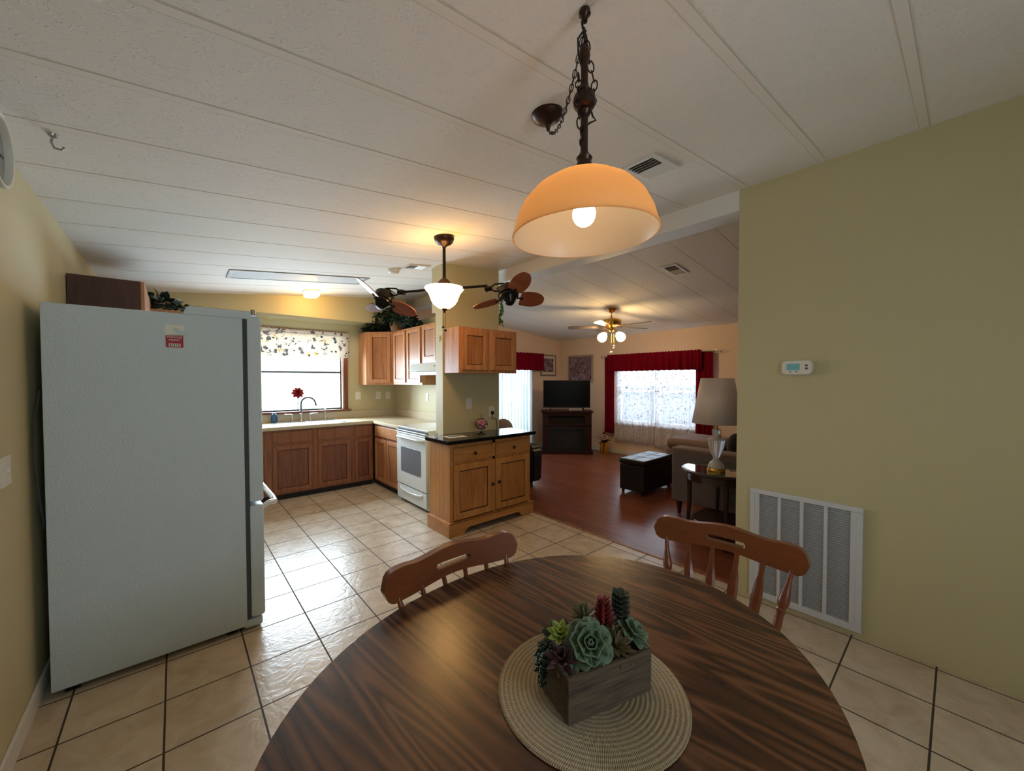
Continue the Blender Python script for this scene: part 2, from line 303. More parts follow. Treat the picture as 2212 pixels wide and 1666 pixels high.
# ------------------------------------------------------------------ mesh helpers
class MB:
    def __init__(s): s.bm = bmesh.new()
    def box(s, x0, x1, y0, y1, z0, z1, b=0.0, seg=2, mat=None):
        t = bmesh.new(); bmesh.ops.create_cube(t, size=1)
        for v in t.verts: v.co = Vector(((x0+x1)/2+v.co.x*(x1-x0), (y0+y1)/2+v.co.y*(y1-y0), (z0+z1)/2+v.co.z*(z1-z0)))
        if b > 0: bmesh.ops.bevel(t, geom=t.edges[:], offset=min(b, .49*min(abs(x1-x0), abs(y1-y0), abs(z1-z0))), segments=seg, affect='EDGES', profile=.5)
        if mat is not None: bmesh.ops.transform(t, matrix=mat, verts=t.verts)
        s._add(t); return s
    def _add(s, t):
        me = bpy.data.meshes.new('tmp'); t.to_mesh(me); t.free(); s.bm.from_mesh(me); bpy.data.meshes.remove(me)
    def lathe(s, prof, c=(0, 0, 0), n=32, axis=None, sx=1, sy=1, flute=0, fl=0.0):
        """prof: list of (r,z)"""
        t = bmesh.new(); rings = []
        for r, z in prof:
            if r < 1e-5: rings.append([t.verts.new((0, 0, z))])
            else: rings.append([t.verts.new(((r*(1+(fl*math.cos(flute*2*PI*k/n) if flute else 0)))*math.cos(2*PI*k/n)*sx, (r*(1+(fl*math.cos(flute*2*PI*k/n) if flute else 0)))*math.sin(2*PI*k/n)*sy, z)) for k in range(n)])
        for a, b in zip(rings, rings[1:]):
            if len(a) == 1 and len(b) == 1: continue
            for k in range(n):
                k2 = (k+1) % n
                if len(a) == 1: t.faces.new((a[0], b[k], b[k2]))
                elif len(b) == 1: t.faces.new((a[k], b[0], a[k2]))
                else: t.faces.new((a[k], b[k], b[k2], a[k2]))
        M_ = Matrix.Translation(c)
        if axis is not None: M_ = M_ @ Vector((0, 0, 1)).rotation_difference(Vector(axis).normalized()).to_matrix().to_4x4()
        bmesh.ops.transform(t, matrix=M_, verts=t.verts)
        bmesh.ops.recalc_face_normals(t, faces=t.faces)
        s._add(t); return s
    def tube(s, pts, r, n=8, closed=False, caps=True):
        pts = [Vector(p) for p in pts]; N = len(pts); t = bmesh.new(); rings = []
        rs = r if isinstance(r, (list, tuple)) else [r]*N
        up = None
        for i, p in enumerate(pts):
            if closed: d = pts[(i+1) % N]-pts[i-1]
            else: d = pts[min(i+1, N-1)]-pts[max(i-1, 0)]
            if d.length < 1e-9: d = Vector((0, 0, 1))
            d.normalize()
            if up is None: up = d.orthogonal().normalized()
            else:
                up = up - d*up.dot(d)
                if up.length < 1e-6: up = d.orthogonal()
                up.normalize()
            w = d.cross(up)
            rings.append([t.verts.new(p+(up*math.cos(2*PI*k/n)+w*math.sin(2*PI*k/n))*rs[i]) for k in range(n)])
        for i in range(N if closed else N-1):
            a, b = rings[i], rings[(i+1) % N]
            for k in range(n): t.faces.new((a[k], a[(k+1) % n], b[(k+1) % n], b[k]))
        if caps and not closed:
            t.faces.new(rings[0][::-1]); t.faces.new(rings[-1])
        s._add(t); return s
    def prism(s, poly, a0, a1, axis='z', b=0.0):
        """poly in the two other axes (x,y)/(x,z)/(y,z)"""
        t = bmesh.new()
        def P(u, v, w): return {'z': (u, v, w), 'y': (u, w, v), 'x': (w, u, v)}[axis]
        lo = [t.verts.new(P(u, v, a0)) for u, v in poly]; hi = [t.verts.new(P(u, v, a1)) for u, v in poly]
        t.faces.new(lo); t.faces.new(hi[::-1]); N = len(poly)
        for k in range(N): t.faces.new((lo[k], hi[k], hi[(k+1) % N], lo[(k+1) % N]))
        bmesh.ops.recalc_face_normals(t, faces=t.faces)
        if b > 0:
            ed = [e for e in t.edges if e.calc_face_angle(0) > .6]
            bmesh.ops.bevel(t, geom=ed, offset=b, segments=2, affect='EDGES')
        s._add(t); return s
    def sphere(s, c, r, sx=1, sy=1, sz=1, u=20, v=12, mat=None):
        t = bmesh.new(); bmesh.ops.create_uvsphere(t, u_segments=u, v_segments=v, radius=r)
        for q in t.verts: q.co = Vector((q.co.x*sx, q.co.y*sy, q.co.z*sz))
        if mat is not None: bmesh.ops.transform(t, matrix=mat, verts=t.verts)
        bmesh.ops.translate(t, verts=t.verts, vec=c); s._add(t); return s
    def leaf(s, base, d, n, L, w, fold=.15, curl=.2, thick=0.0, rnd_=False):
        """small pointed leaf: base, direction d, normal n"""
        d = Vector(d).normalized(); n = Vector(n); n = (n-d*n.dot(d)); n = n.normalized() if n.length > 1e-6 else d.orthogonal(); sd = d.cross(n)
        base = Vector(base); prof = [(0, .08), (.2, .62), (.45, 1), (.7, .78), (.9, .35), (1, 0)]
        if rnd_: prof = [(0, .25), (.2, .55), (.45, .85), (.68, 1), (.85, .82), (.95, .45), (1, 0)]
        rows = []
        for t_, ww in prof:
            c = base+d*(L*t_)+n*(-curl*L*t_*t_)
            if ww == 0: rows.append([s.bm.verts.new(c)])
            else: rows.append([s.bm.verts.new(c-sd*(w/2*ww)+n*(fold*w*ww)), s.bm.verts.new(c-n*thick*ww), s.bm.verts.new(c+sd*(w/2*ww)+n*(fold*w*ww))])
        for a, b in zip(rows, rows[1:]):
            if len(b) == 1: s.bm.faces.new((a[0], a[1], b[0])); s.bm.faces.new((a[1], a[2], b[0]))
            else: s.bm.faces.new((a[0], a[1], b[1], b[0])); s.bm.faces.new((a[1], a[2], b[2], b[1]))
        return s
    def move(s, v): bmesh.ops.translate(s.bm, verts=s.bm.verts, vec=Vector(v)); return s
    def xf(s, m): bmesh.ops.transform(s.bm, matrix=m, verts=s.bm.verts); return s
    def build(s, name, mat, parent=None, smooth=True, ang=38, wn_=True):
        me = bpy.data.meshes.new(name); s.bm.to_mesh(me); s.bm.free(); me.materials.append(mat)
        if smooth:
            me.polygons.foreach_set('use_smooth', [True]*len(me.polygons)); me.set_sharp_from_angle(angle=math.radians(ang))
        o = bpy.data.objects.new(name, me); COL.objects.link(o)
        if parent: o.parent = parent
        if smooth and wn_: w_ = o.modifiers.new('weighted_normals', 'WEIGHTED_NORMAL'); w_.keep_sharp = True
        return o
def settag(o, label=None, cat=None, group=None, kind=None):
    if label: o['label'] = label
    if cat: o['category'] = cat
    if group: o['group'] = group
    if kind: o['kind'] = kind
    return o
class Thing:
    def __init__(s, name, label, cat, loc, rot=(0, 0, 0), world=False, group=None):
        s.o = bpy.data.objects.new(name, None); COL.objects.link(s.o); s.o.empty_display_size = .05
        s.loc = Vector(loc); s.o.location = s.loc; s.o.rotation_euler = rot; s.world = world
        settag(s.o, label, cat, group)
    def part(s, name, mb, mat, parent=None, label=None, **k):
        if s.world: mb.move(-s.loc)
        o = mb.build(name, MAT[mat] if isinstance(mat, str) else mat, parent or s.o, **k)
        if label: o['label'] = label
        return o
def solo(name, mb, mat, label, cat, loc=(0, 0, 0), group=None, world=True, **k):
    if world: mb.move(-Vector(loc))
    o = mb.build(name, MAT[mat] if isinstance(mat, str) else mat, None, **k); o.location = loc
    return settag(o, label, cat, group)
def struct(name, mb, mat, parent=None):
    o = mb.build(name, MAT[mat] if isinstance(mat, str) else mat, parent)
    if not parent: o['kind'] = 'structure'
    return o
def copy_tree(o, parent=None):
    c = o.copy(); COL.objects.link(c); c.parent = parent
    for ch in [x for x in bpy.data.objects if x.parent == o]: copy_tree(ch, c)
    return c

# ------------------------------------------------------------------ the room
SL = .11; RX = 2.46; ZR = 2.81
def zc(x): return ZR - SL*abs(x-RX)
LX, GY, FX, BY = -1.115, 3.06, 6.2, -4.7
struct('floor', MB().box(LX-.1, 2.44, BY-.1, GY+.1, -.06, 0), 'tile')
struct('floor_2', MB().box(2.44, FX+.1, BY-.1, GY+.1, -.06, .002), 'plank')
struct('trim_1', MB().box(2.425, 2.452, -2.04, GY, 0, .006, .002), 'oakshaded')
struct('ceiling', MB().prism([(LX-.1, zc(LX-.1)), (RX, ZR), (RX, ZR+.08), (LX-.1, zc(LX-.1)+.08)], BY-.1, GY+.1, 'y'), 'ceiling')
struct('ceiling_2', MB().prism([(RX, ZR), (FX+.1, zc(FX+.1)), (FX+.1, zc(FX+.1)+.08), (RX, ZR+.08)], BY-.1, GY+.1, 'y'), 'ceiling')
k = 2
for i in range(-4, 15):
    y = -2.912+.4155*i
    if y < BY or y > 2.62: continue
    def bat(x0, x1, yy=y, hw=.017, dz=.0015, m=None):
        m = m or MB(); zz = [(x0, zc(x0)+.002), (x1, zc(x1)+.002), (x1, zc(x1)-dz), (x0, zc(x0)-dz)]
        return m.prism(zz, yy-hw, yy+hw, 'y')
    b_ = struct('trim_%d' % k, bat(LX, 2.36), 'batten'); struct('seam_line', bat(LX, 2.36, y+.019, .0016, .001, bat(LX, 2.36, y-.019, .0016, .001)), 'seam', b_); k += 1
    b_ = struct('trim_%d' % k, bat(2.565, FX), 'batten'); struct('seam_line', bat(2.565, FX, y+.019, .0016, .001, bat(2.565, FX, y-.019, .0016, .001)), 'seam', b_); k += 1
struct('wall_left', MB().box(LX-.1, LX, BY-.1, GY+.1, -.06, 2.75), 'olive')
struct('baseboard_left', MB().box(LX, LX+.013, BY, -.02, 0, .095, .004), 'white')
def holed(axis, a, b, u0, u1, z0, z1, holes, m=None):
    """wall slab between a..b on axis ('x' or 'y'), spanning u0..u1, with rectangular holes (u,u,z,z)"""
    m = m or MB(); us = sorted({u0, u1} | {h[0] for h in holes} | {h[1] for h in holes}); zs = sorted({z0, z1} | {h[2] for h in holes} | {h[3] for h in holes})
    for i in range(len(us)-1):
        for j in range(len(zs)-1):
            cu, cz = (us[i]+us[i+1])/2, (zs[j]+zs[j+1])/2
            if any(h[0] < cu < h[1] and h[2] < cz < h[3] for h in holes): continue
            if axis == 'y': m.box(us[i], us[i+1], a, b, zs[j], zs[j+1])
            else: m.box(a, b, us[i], us[i+1], zs[j], zs[j+1])
    return m
KW = (.12, 1.33, 1.06, 2.16); SD = (3.55, 5.30, 0, 2.03); LW = (-.18, 1.48, .64, 1.84)
struct('wall_end', holed('y', GY, GY+.12, LX-.1, 2.22, -.06, 2.95, [KW]), 'olive')
struct('wall_end_2', holed('y', GY, GY+.12, 2.22, FX+.1, -.06, 2.95, [SD]), 'peach')
struct('wall_far', holed('x', FX, FX+.12, BY-.1, GY+.1, -.06, 2.6, [LW]), 'peach')
struct('wall_behind', holed('y', BY-.12, BY, LX-.1, FX+.1, -.06, 2.95, [(-.2, .5, 1.15, 2.0)]), 'olive')
struct('wall_right', MB().box(2.363, 2.49, BY, -2.04, 0, zc(2.363)+.01, .002), 'olive')
# kitchen partition, wing wall and the little return over the hood
struct('wall_kitchen', MB().box(2.17, 2.27, .60, GY, 0, 2.39), 'olive')
struct('wall_wing', MB().prism([(1.515, 0), (2.274, 0), (2.274, zc(2.274)), (1.515, zc(1.515))], .48, .62, 'y'), 'olive')
struct('wall_return', MB().prism([(1.53, 2.225), (2.17, 2.225), (2.17, zc(2.17)), (1.53, zc(1.53))], .62, .72, 'y'), 'olive')
struct('trim_60', MB().box(2.363, 2.561, -2.04, GY, 2.66, ZR+.02, .003), 'beam')
struct('trim_61', MB().prism([(LX, 2.345), (2.17, 2.345), (2.17, zc(2.17)), (LX, zc(LX))], 2.66, GY, 'y'), 'olive')   # boxed soffit over the sink wall
struct('baseboard_far', MB().box(FX-.014, FX, BY, GY, 0, .09, .004), 'white')
struct('baseboard_end', MB().box(5.36, FX, GY-.014, GY, 0, .09, .004), 'white')

# ------------------------------------------------------------------ windows
w1 = bpy.data.objects.new('window_1', None); COL.objects.link(w1); w1['kind'] = 'structure'
x0, x1, z0, z1 = KW
struct('window_casing', MB().box(x0-.07, x0, GY-.02, GY, z0-.0, z1+.06, .003).box(x1, x1+.062, GY-.02, GY, z0-.0, z1+.06, .003).box(x0, x1, GY-.02, GY, z1, z1+.06, .003), 'trimwood', w1)
struct('window_jamb', MB().box(x1-.012, x1, GY, GY+.11, z0, z1).box(x0, x0+.012, GY, GY+.11, z0, z1), 'trimlight', w1)
struct('window_sill', MB().box(x0-.1, x1+.10, GY-.055, GY+.11, z0-.028, z0, .004), 'trimwood', w1)
fr = MB()
for a in ((x0+.012, x0+.03, z0, z1), (x1-.03, x1-.012, z0, z1), (x0+.012, x1-.012, z0, z0+.02), (x0+.012, x1-.012, z1-.02, z1), (x0+.012, x1-.012, 1.60, 1.625)):
    fr.box(a[0], a[1], GY+.055, GY+.08, a[2], a[3], .002)
struct('window_sash', fr, 'gasket', w1)
struct('window_glass', MB().box(x0+.02, x1-.02, GY+.064, GY+.068, z0+.01, z1-.01), 'pane', w1)
# patio slider
d1 = bpy.data.objects.new('door_1', None); COL.objects.link(d1); d1['kind'] = 'structure'
x0, x1, z0, z1 = SD
fr = MB()
for a in ((x0, x0+.05, z0, z1), (x1-.05, x1, z0, z1), (x0, x1, z1-.05, z1), (x0, x1, 0, .04), (4.38, 4.44, 0, z1)):
    fr.box(a[0], a[1], GY+.02, GY+.08, a[2], a[3], .003)
struct('door_frame', fr, 'white', d1)
struct('door_casing', MB().box(x1, x1+.055, GY-.012, GY, 0, z1+.05, .003).box(x0-.055, x0, GY-.012, GY, 0, z1+.05, .003).box(x0, x1, GY-.012, GY, z1, z1+.05, .003), 'white', d1)
struct('door_glass', MB().box(x0+.05, x1-.05, GY+.045, GY+.05, .04, z1-.05), 'pane', d1)
# living room double window
w2 = bpy.data.objects.new('window_2', None); COL.objects.link(w2); w2['kind'] = 'structure'
y0, y1, z0, z1 = LW
fr = MB()
for a in ((y0, y0+.05, z0, z1), (y1-.05, y1, z0, z1), (y0, y1, z1-.05, z1), (y0, y1, z0, z0+.05), (.60, .70, z0, z1), (y0, y1, 1.26, 1.30)):
    fr.box(FX+.03, FX+.09, a[0], a[1], a[2], a[3], .003)
struct('window_frame', fr, 'white', w2)
struct('window_glass', MB().box(FX+.055, FX+.06, y0+.04, y1-.04, z0+.04, z1-.04), 'pane', w2)
struct('window_sill', MB().box(FX-.05, FX+.03, y0-.05, y1+.05, z0-.03, z0, .004), 'white', w2)
w3 = bpy.data.objects.new('window_3', None); COL.objects.link(w3); w3['kind'] = 'structure'
fr = MB()
for a in ((-.2, -.15, 1.15, 2.0), (.45, .5, 1.15, 2.0), (-.2, .5, 1.15, 1.20), (-.2, .5, 1.95, 2.0), (-.2, .5, 1.55, 1.60)):
    fr.box(a[0], a[1], BY-.08, BY-.03, a[2], a[3], .003)
struct('window_frame', fr, 'white', w3)
# outside world glimpsed through the panes
solo('garden_ground', MB().box(-12, 20, GY+.13, 26, -.35, -.3), plain('pale_grass', (150, 170, 120), .9, var=.2, vscale=2), 'pale lawn outside beyond the kitchen window and patio door', 'ground')
solo('neighbour_house', MB().box(-3.0, 9.0, 11.5, 15, -.3, 2.3).prism([(-3.4, 2.3), (9.4, 2.3), (8.4, 3.2), (-2.4, 3.2)], 11.3, 15.2, 'y'), plain('pale_siding', (236, 236, 236), .8), 'pale neighbouring house seen washed out through the kitchen window', 'house')

solo('carport_wall', MB().box(8.6, 8.8, -6, 7, -.35, 1.35), plain('blue_grey_siding', (150, 172, 196), .8), 'blue grey low wall outside beyond the sheer curtained window', 'wall')
solo('carport_slab', MB().box(FX+.13, 9.6, -7, GY+.1, -.35, -.3), plain('pale_concrete', (170, 176, 182), .9), 'pale concrete slab outside the living room window', 'ground')

# ------------------------------------------------------------------ cabinets
def door_mb(u0, u1, z0, z1, y, t=.02, st=.055, raised=False):
    """frame-and-panel door in local x (u) / z, front at y (faces -y)"""
    fr = MB()
    fr.box(u0, u0+st, y, y+t, z0, z1, .003).box(u1-st, u1, y, y+t, z0, z1, .003).box(u0+st, u1-st, y, y+t, z1-st, z1, .003).box(u0+st, u1-st, y, y+t, z0, z0+st, .003)
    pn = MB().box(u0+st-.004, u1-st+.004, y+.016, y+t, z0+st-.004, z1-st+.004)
    g, yy, bv = (.011, .006, .008) if raised else (.006, .011, .002)
    fd = MB().box(u0+st+g, u1-st-g, y+yy, y+.0185, z0+st+g, z1-st-g, bv, 1)
    return fr, pn, fd
def add_door(th, u0, u1, z0, z1, y, wood_, knob=None, mx=None, st=.055, hinge=None):
    fr, pn, fd = door_mb(u0, u1, z0, z1, y, st=st, raised=wood_.startswith('pine'))
    if mx is not None: fr.xf(mx); pn.xf(mx); fd.xf(mx)
    d = th.part('door', fr, wood_); th.part('groove', pn, 'grooveshade', d, label='darker grooves'); th.part('panel', fd, {'oak': 'oakpanel', 'oakshaded': 'oakshadedpanel', 'pine': 'pinepanel'}[wood_], d)
    if knob:
        kb = MB().lathe([(0, 0), (.006, 0), (.006, .012), (.016, .016), (.018, .024), (.012, .03), (0, .031)], (knob[0], y, knob[1]), 16, axis=(0, -1, 0))
        if mx is not None: kb.xf(mx)
        th.part('knob', kb, 'black', d)
    return d
def add_drawer(th, u0, u1, z0, z1, y, wood_, knob=None, mx=None):
    b = MB().box(u0, u1, y, y+.018, z0, z1, .006)
    if mx is not None: b.xf(mx)
    d = th.part('drawer', b, wood_)
    if knob:
        kb = MB().lathe([(0, 0), (.006, 0), (.006, .012), (.016, .016), (.018, .024), (.012, .03), (0, .031)], (knob[0], y, knob[1]), 16, axis=(0, -1, 0))
        th.part('knob', kb, 'black', d)
    return d
RotX = Matrix.Rotation(-PI/2, 4, 'Z')       # local +x -> world -y, local -y (front) -> world -x
# sink-wall base cabinets (front faces -Y)
def base_cab(name_label, xa, xb, doors, drawers, yf=2.42):
    t = Thing('base_cabinet', name_label, 'cabinet', ((xa+xb)/2, (yf+GY)/2, 0))
    ox, oy = -(xa+xb)/2, -(yf+GY)/2
    t.part('body', MB().box(xa+ox, xb+ox, yf+.018+oy, 3.055+oy, .07, .875), 'oakshaded')
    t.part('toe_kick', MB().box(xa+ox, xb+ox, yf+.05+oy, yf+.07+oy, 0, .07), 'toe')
    for a, b in doors: add_door(t, a+ox, b+ox, .095, .675, yf+oy, 'oakshaded', st=.05)
    for a, b in drawers: add_drawer(t, a+ox, b+ox, .71, .85, yf+oy, 'oakshaded')
    return t
base_cab('shade-darkened oak base cabinet under the sink, nearest the refrigerator', .20, .80, [(.285, .735)], [(.285, .735)])
base_cab('shade-darkened oak base cabinet under the window, middle one of the sink wall', .80, 1.25, [(.80, 1.215)], [(.80, 1.215)])
base_cab('narrow shade-darkened oak base cabinet in the inner corner of the counter', 1.25, 1.532, [(1.275, 1.515)], [(1.275, 1.515)])
t = Thing('base_cabinet', 'shade-darkened oak base cabinet at the left end of the sink wall, behind the refrigerator', 'cabinet', (-.4, 2.74, 0))
t.part('body', MB().box(-.6, .598, -.30, .31, .07, .875), 'oakshaded'); add_door(t, -.55, -.02, .095, .675, -.318, 'oakshaded'); add_door(t, .02, .55, .095, .675, -.318, 'oakshaded')
# partition side base cabinet (front faces -X), between corner and range
t = Thing('base_cabinet', 'honey oak base cabinet with two doors and a drawer, left of the white range', 'cabinet', (1.85, 1.99, 0))
mx = Matrix.Translation((-.315, 0, 0)) @ RotX     # local u along -Y
t.part('body', MB().box(-.297, .315, -.42, .43, .07, .875), 'oakshaded')
t.part('toe_kick', MB().box(-.27, -.25, -.42, .43, 0, .07), 'toe')
add_door(t, -.385, -.015, .095, .675, 0, 'oak', mx=mx, st=.05); add_door(t, .015, .40, .095, .675, 0, 'oak', mx=mx, st=.05)
add_drawer(t, -.385, .40, .71, .85, 0, 'oakX', mx=mx)
# continuous worktop
ct = MB().prism([(-1.10, 2.39), (1.515, 2.39), (1.515, 1.568), (2.165, 1.568), (2.165, 3.055), (-1.10, 3.055)], .878, .92, 'z', b=.006)
t = Thing('worktop', 'beige laminate worktop with backsplash running along the sink wall and corner', 'worktop', (.5, 2.7, .878), world=True)
w = t.part('slab', ct, 'counter')
t.part('backsplash', MB().box(-1.10, 2.165, 3.035, 3.055, .92, 1.028, .004).box(2.145, 2.165, .80, 3.035, .92, 1.028, .004), 'counter')
# uppers
t = Thing('wall_cabinet', 'honey oak diagonal corner wall cabinet beside the kitchen window', 'cabinet', (1.9, 2.8, 1.425), world=True)
t.part('body', MB().prism([(1.563, 3.055), (1.563, 2.752), (1.863, 2.452), (2.165, 2.452), (2.165, 3.055)], 1.425, 2.215, 'z'), 'oak')
L45 = math.hypot(.3, .3)
mx = Matrix.Translation((1.563, 2.752, 0)) @ Matrix.Rotation(-PI/4, 4, 'Z')
fr, pn, fd = door_mb(.05, L45-.045, 1.455, 2.185, -.019); fr.xf(mx); pn.xf(mx); fd.xf(mx); d = t.part('door', fr, 'oak'); t.part('groove', pn, 'grooveshade', d); t.part('panel', fd, 'oakpanel', d)
t = Thing('wall_cabinet', 'tall honey oak two door wall cabinet between the corner cabinet and the range hood', 'cabinet', (1.99, 2.01, 1.43))
mx = Matrix.Translation((-.15, 0, 0)) @ RotX
t.part('body', MB().box(-.131, .175, -.44, .44, 0, .785), 'oak')
add_door(t, -.405, -.03, .03, .76, 0, 'oak', mx=mx, st=.05); add_door(t, .03, .415, .03, .76, 0, 'oak', mx=mx, st=.05)
t = Thing('wall_cabinet', 'short honey oak wall cabinet mounted above the white range hood', 'cabinet', (1.99, 1.18, 1.72))
t.part('body', MB().box(-.131, .175, -.38, .385, 0, .495), 'oak')
add_door(t, -.35, -.01, .03, .47, 0, 'oak', mx=mx, st=.05); add_door(t, .01, .35, .03, .47, 0, 'oak', mx=mx, st=.05)
# wing-wall cabinet over the island
t = Thing('wall_cabinet', 'honey oak double door wall cabinet hanging on the wing wall above the black countertop', 'cabinet', (1.907, .325, 1.567))
t.part('body', MB().box(-.382, .382, -.135, .150, 0, .46, .001), 'oak')
add_door(t, -.345, -.035, .03, .43, -.154, 'oak', st=.052); add_door(t, .02, .355, .03, .43, -.154, 'oak', st=.052)
# left bank cabinet above / behind fridge
t = Thing('wall_cabinet', 'dark brown cabinet side standing up behind the white refrigerator', 'cabinet', (-.94, 1.05, 1.6))
t.part('body', MB().box(-.17, .165, -.45, .45, 0, .565), 'darkpanel')
t.part('face_frame', MB().box(.165, .185, -.45, .45, 0, .565, .002), 'oak')
t = Thing('wall_cabinet', 'light oak wall cabinet topped by ivy, behind the refrigerator by the left wall', 'cabinet', (-.83, 2.2, 1.4))
t.part('body', MB().box(-.28, .26, -.65, .45, 0, .72), 'oak')

# ------------------------------------------------------------------ island / sideboard with black top
t = Thing('kitchen_cabinet', 'amber pine two door island cabinet with black granite top in front of the wing wall', 'cabinet', (1.87, .27, 0), world=True)
yb = .47
t.part('body', MB().box(1.345, 2.395, .098, yb, .10, .882, .002), 'pine')
t.part('face_frame', MB().box(1.345, 1.382, .08, .10, .13, .882, .002).box(2.365, 2.395, .08, .10, .13, .882, .002).box(1.858, 1.898, .08, .10, .13, .882, .002).box(1.382, 2.365, .08, .10, .845, .882, .002).box(1.382, 2.365, .08, .10, .68, .71, .002), 'pine')
def skirt():
    m = MB(); x0, x1 = 1.318, 2.42
    # front board with bracket feet
    pts = [(x0, 0), (x0+.17, 0), (x0+.185, .03), (x0+.205, .045), (x0+.235, .06), (x1-.235, .06), (x1-.205, .045), (x1-.185, .03), (x1-.17, 0), (x1, 0), (x1, .125), (x1-.01, .135), (x0+.01, .135), (x0, .125)]
    m.prism(pts, .052, .074, 'y', b=.002)
    m.box(x0, x0+.022, .074, yb, 0, .128, .003); m.box(x1-.022, x1, .074, yb, 0, .128, .003)
    m.box(x0, x1, .052, yb, .122, .136, .004)
    return m
t.part('plinth', skirt(), 'pineX')
t.part('countertop', MB().box(1.298, 2.44, .03, yb, .886, .922, .005), 'granite')
add_drawer(t, 1.385, 1.855, .71, .845, .065, 'pineX', knob=(1.62, .775)); add_drawer(t, 1.90, 2.368, .71, .845, .065, 'pineX', knob=(2.13, .775))
add_door(t, 1.385, 1.855, .15, .68, .062, 'pine', knob=(1.838, .43), st=.06); add_door(t, 1.90, 2.368, .15, .68, .062, 'pine', knob=(1.92, .44), st=.06)

# ------------------------------------------------------------------ range + hood
t = Thing('range', 'white freestanding electric range with a grey oven window, left of the island cabinet', 'range', (1.83, 1.18, 0), world=True)
t.part('body', MB().box(1.525, 2.14, .805, 1.560, .02, .905, .003), 'enamel')
t.part('cooktop', MB().box(1.515, 2.142, .802, 1.563, .905, .925, .005), 'enamel')
t.part('vent_strip', MB().box(1.505, 1.525, .815, 1.550, .885, .90).box(1.505, 1.525, .815, 1.550, .862, .874), 'gasket')
t.part('control_edge', MB().box(1.49, 1.526, .808, 1.557, .845, .862, .004).box(1.495, 1.526, .808, 1.557, .874, .886, .003), 'enamel')
d = t.part('oven_door', MB().box(1.492, 1.524, .81, 1.555, .225, .84, .008), 'enamel')
t.part('oven_window', MB().prism([(.93, .40), (.945, .385), (1.415, .385), (1.43, .40), (1.43, .67), (1.415, .685), (.945, .685), (.93, .67)], 1.488, 1.494, 'x'), 'ovenglass', d)
t.part('oven_handle', MB().tube([(1.492, .86, .80), (1.462, .88, .805), (1.452, 1.0, .808), (1.450, 1.18, .81), (1.452, 1.36, .808), (1.462, 1.48, .805), (1.492, 1.50, .80)], .014, 10), 'enamel', d)
d = t.part('storage_drawer', MB().box(1.495, 1.524, .81, 1.555, .04, .212, .008), 'enamel')
t.part('drawer_handle', MB().tube([(1.495, .90, .175), (1.475, 1.0, .165), (1.470, 1.18, .16), (1.475, 1.36, .165), (1.495, 1.46, .175)], .012, 8), 'enamel', d)
t = Thing('range_hood', 'white range hood under the short wall cabinet above the range', 'hood', (1.9, 1.18, 1.6), world=True)
t.part('canopy', MB().prism([(2.165, 1.60), (1.68, 1.60), (1.665, 1.615), (1.70, 1.70), (1.84, 1.718), (2.165, 1.718)], .815, 1.560, 'y', b=.003), 'enamel')
t.part('underside', MB().box(1.74, 2.16, .84, 1.54, 1.555, 1.60, .01), 'enamel')
t.part('switch', MB().box(1.672, 1.69, .90, .915, 1.655, 1.668).box(1.672, 1.69, .935, .95, 1.655, 1.668), 'button')

# ------------------------------------------------------------------ refrigerator
t = Thing('refrigerator', 'tall white bottom freezer refrigerator standing sideways against the left wall', 'refrigerator', (-.68, .14, 0), world=True)
FY0, FY1 = -.315, .58
t.part('cabinet', MB().box(-1.07, -.305, FY0, FY1, .032, 1.852, .004), 'fridge')
for a_ in (-1.03, -.40):
    for b_ in (FY0+.03, FY1-.07): t.part('foot', MB().box(a_, a_+.05, b_, b_+.04, 0, .034), 'black')
t.part('kick_plate', MB().box(-.32, -.225, FY0+.005, FY1-.005, .012, .062, .012), 'fridge')
t.part('hinge_cover', MB().prism([(-.57, 1.852), (-.555, 1.892), (-.54, 1.897), (-.262, 1.897), (-.262, 1.852)], FY0, FY0+.12, 'y', b=.003), 'fridge')
t.part('hinge', MB().lathe([(0, 0), (.014, 0), (.016, .02), (.014, .045), (0, .047)], (-.245, FY0+.03, 1.868), 14).box(-.27, -.225, FY0+.01, FY0+.06, 1.868, 1.885, .004), 'silver')
t.part('gasket', MB().box(-.305, -.285, FY0+.008, FY1-.008, .07, 1.86), 'gasket')
d = t.part('door', MB().box(-.285, -.212, FY0+.002, FY1, .765, 1.868, .012), 'fridge')
t.part('handle', MB().tube([(-.215, .53, 1.74), (-.165, .53, 1.70), (-.125, .53, 1.55), (-.110, .53, 1.3), (-.118, .53, 1.1), (-.155, .53, .93), (-.215, .53, .90)], [.016, .018, .018, .018, .018, .018, .016], 10), 'enamel', d)
d = t.part('freezer_drawer', MB().box(-.285, -.212, FY0+.002, FY1, .07, .745, .012), 'fridge')
t.part('handle', MB().tube([(-.215, FY0+.05, .715), (-.175, FY0+.055, .735), (-.14, FY0+.09, .725), (-.13, FY0+.2, .72), (-.13, FY1-.2, .72), (-.14, FY1-.09, .72), (-.175, FY1-.05, .72), (-.215, FY1-.045, .715)], .017, 10), 'enamel', d)
solo('power_cord', MB().tube([(-1.085, FY0+.06, 1.45), (-1.10, FY0+.02, 1.3), (-1.098, FY0-.0, 1.15), (-1.09, FY0+.02, .95), (-1.082, FY0+.05, .8)], .004, 6), 'gasket', 'grey power cord hanging in the gap behind the refrigerator', 'cord', (-1.09, FY0+.03, .8))
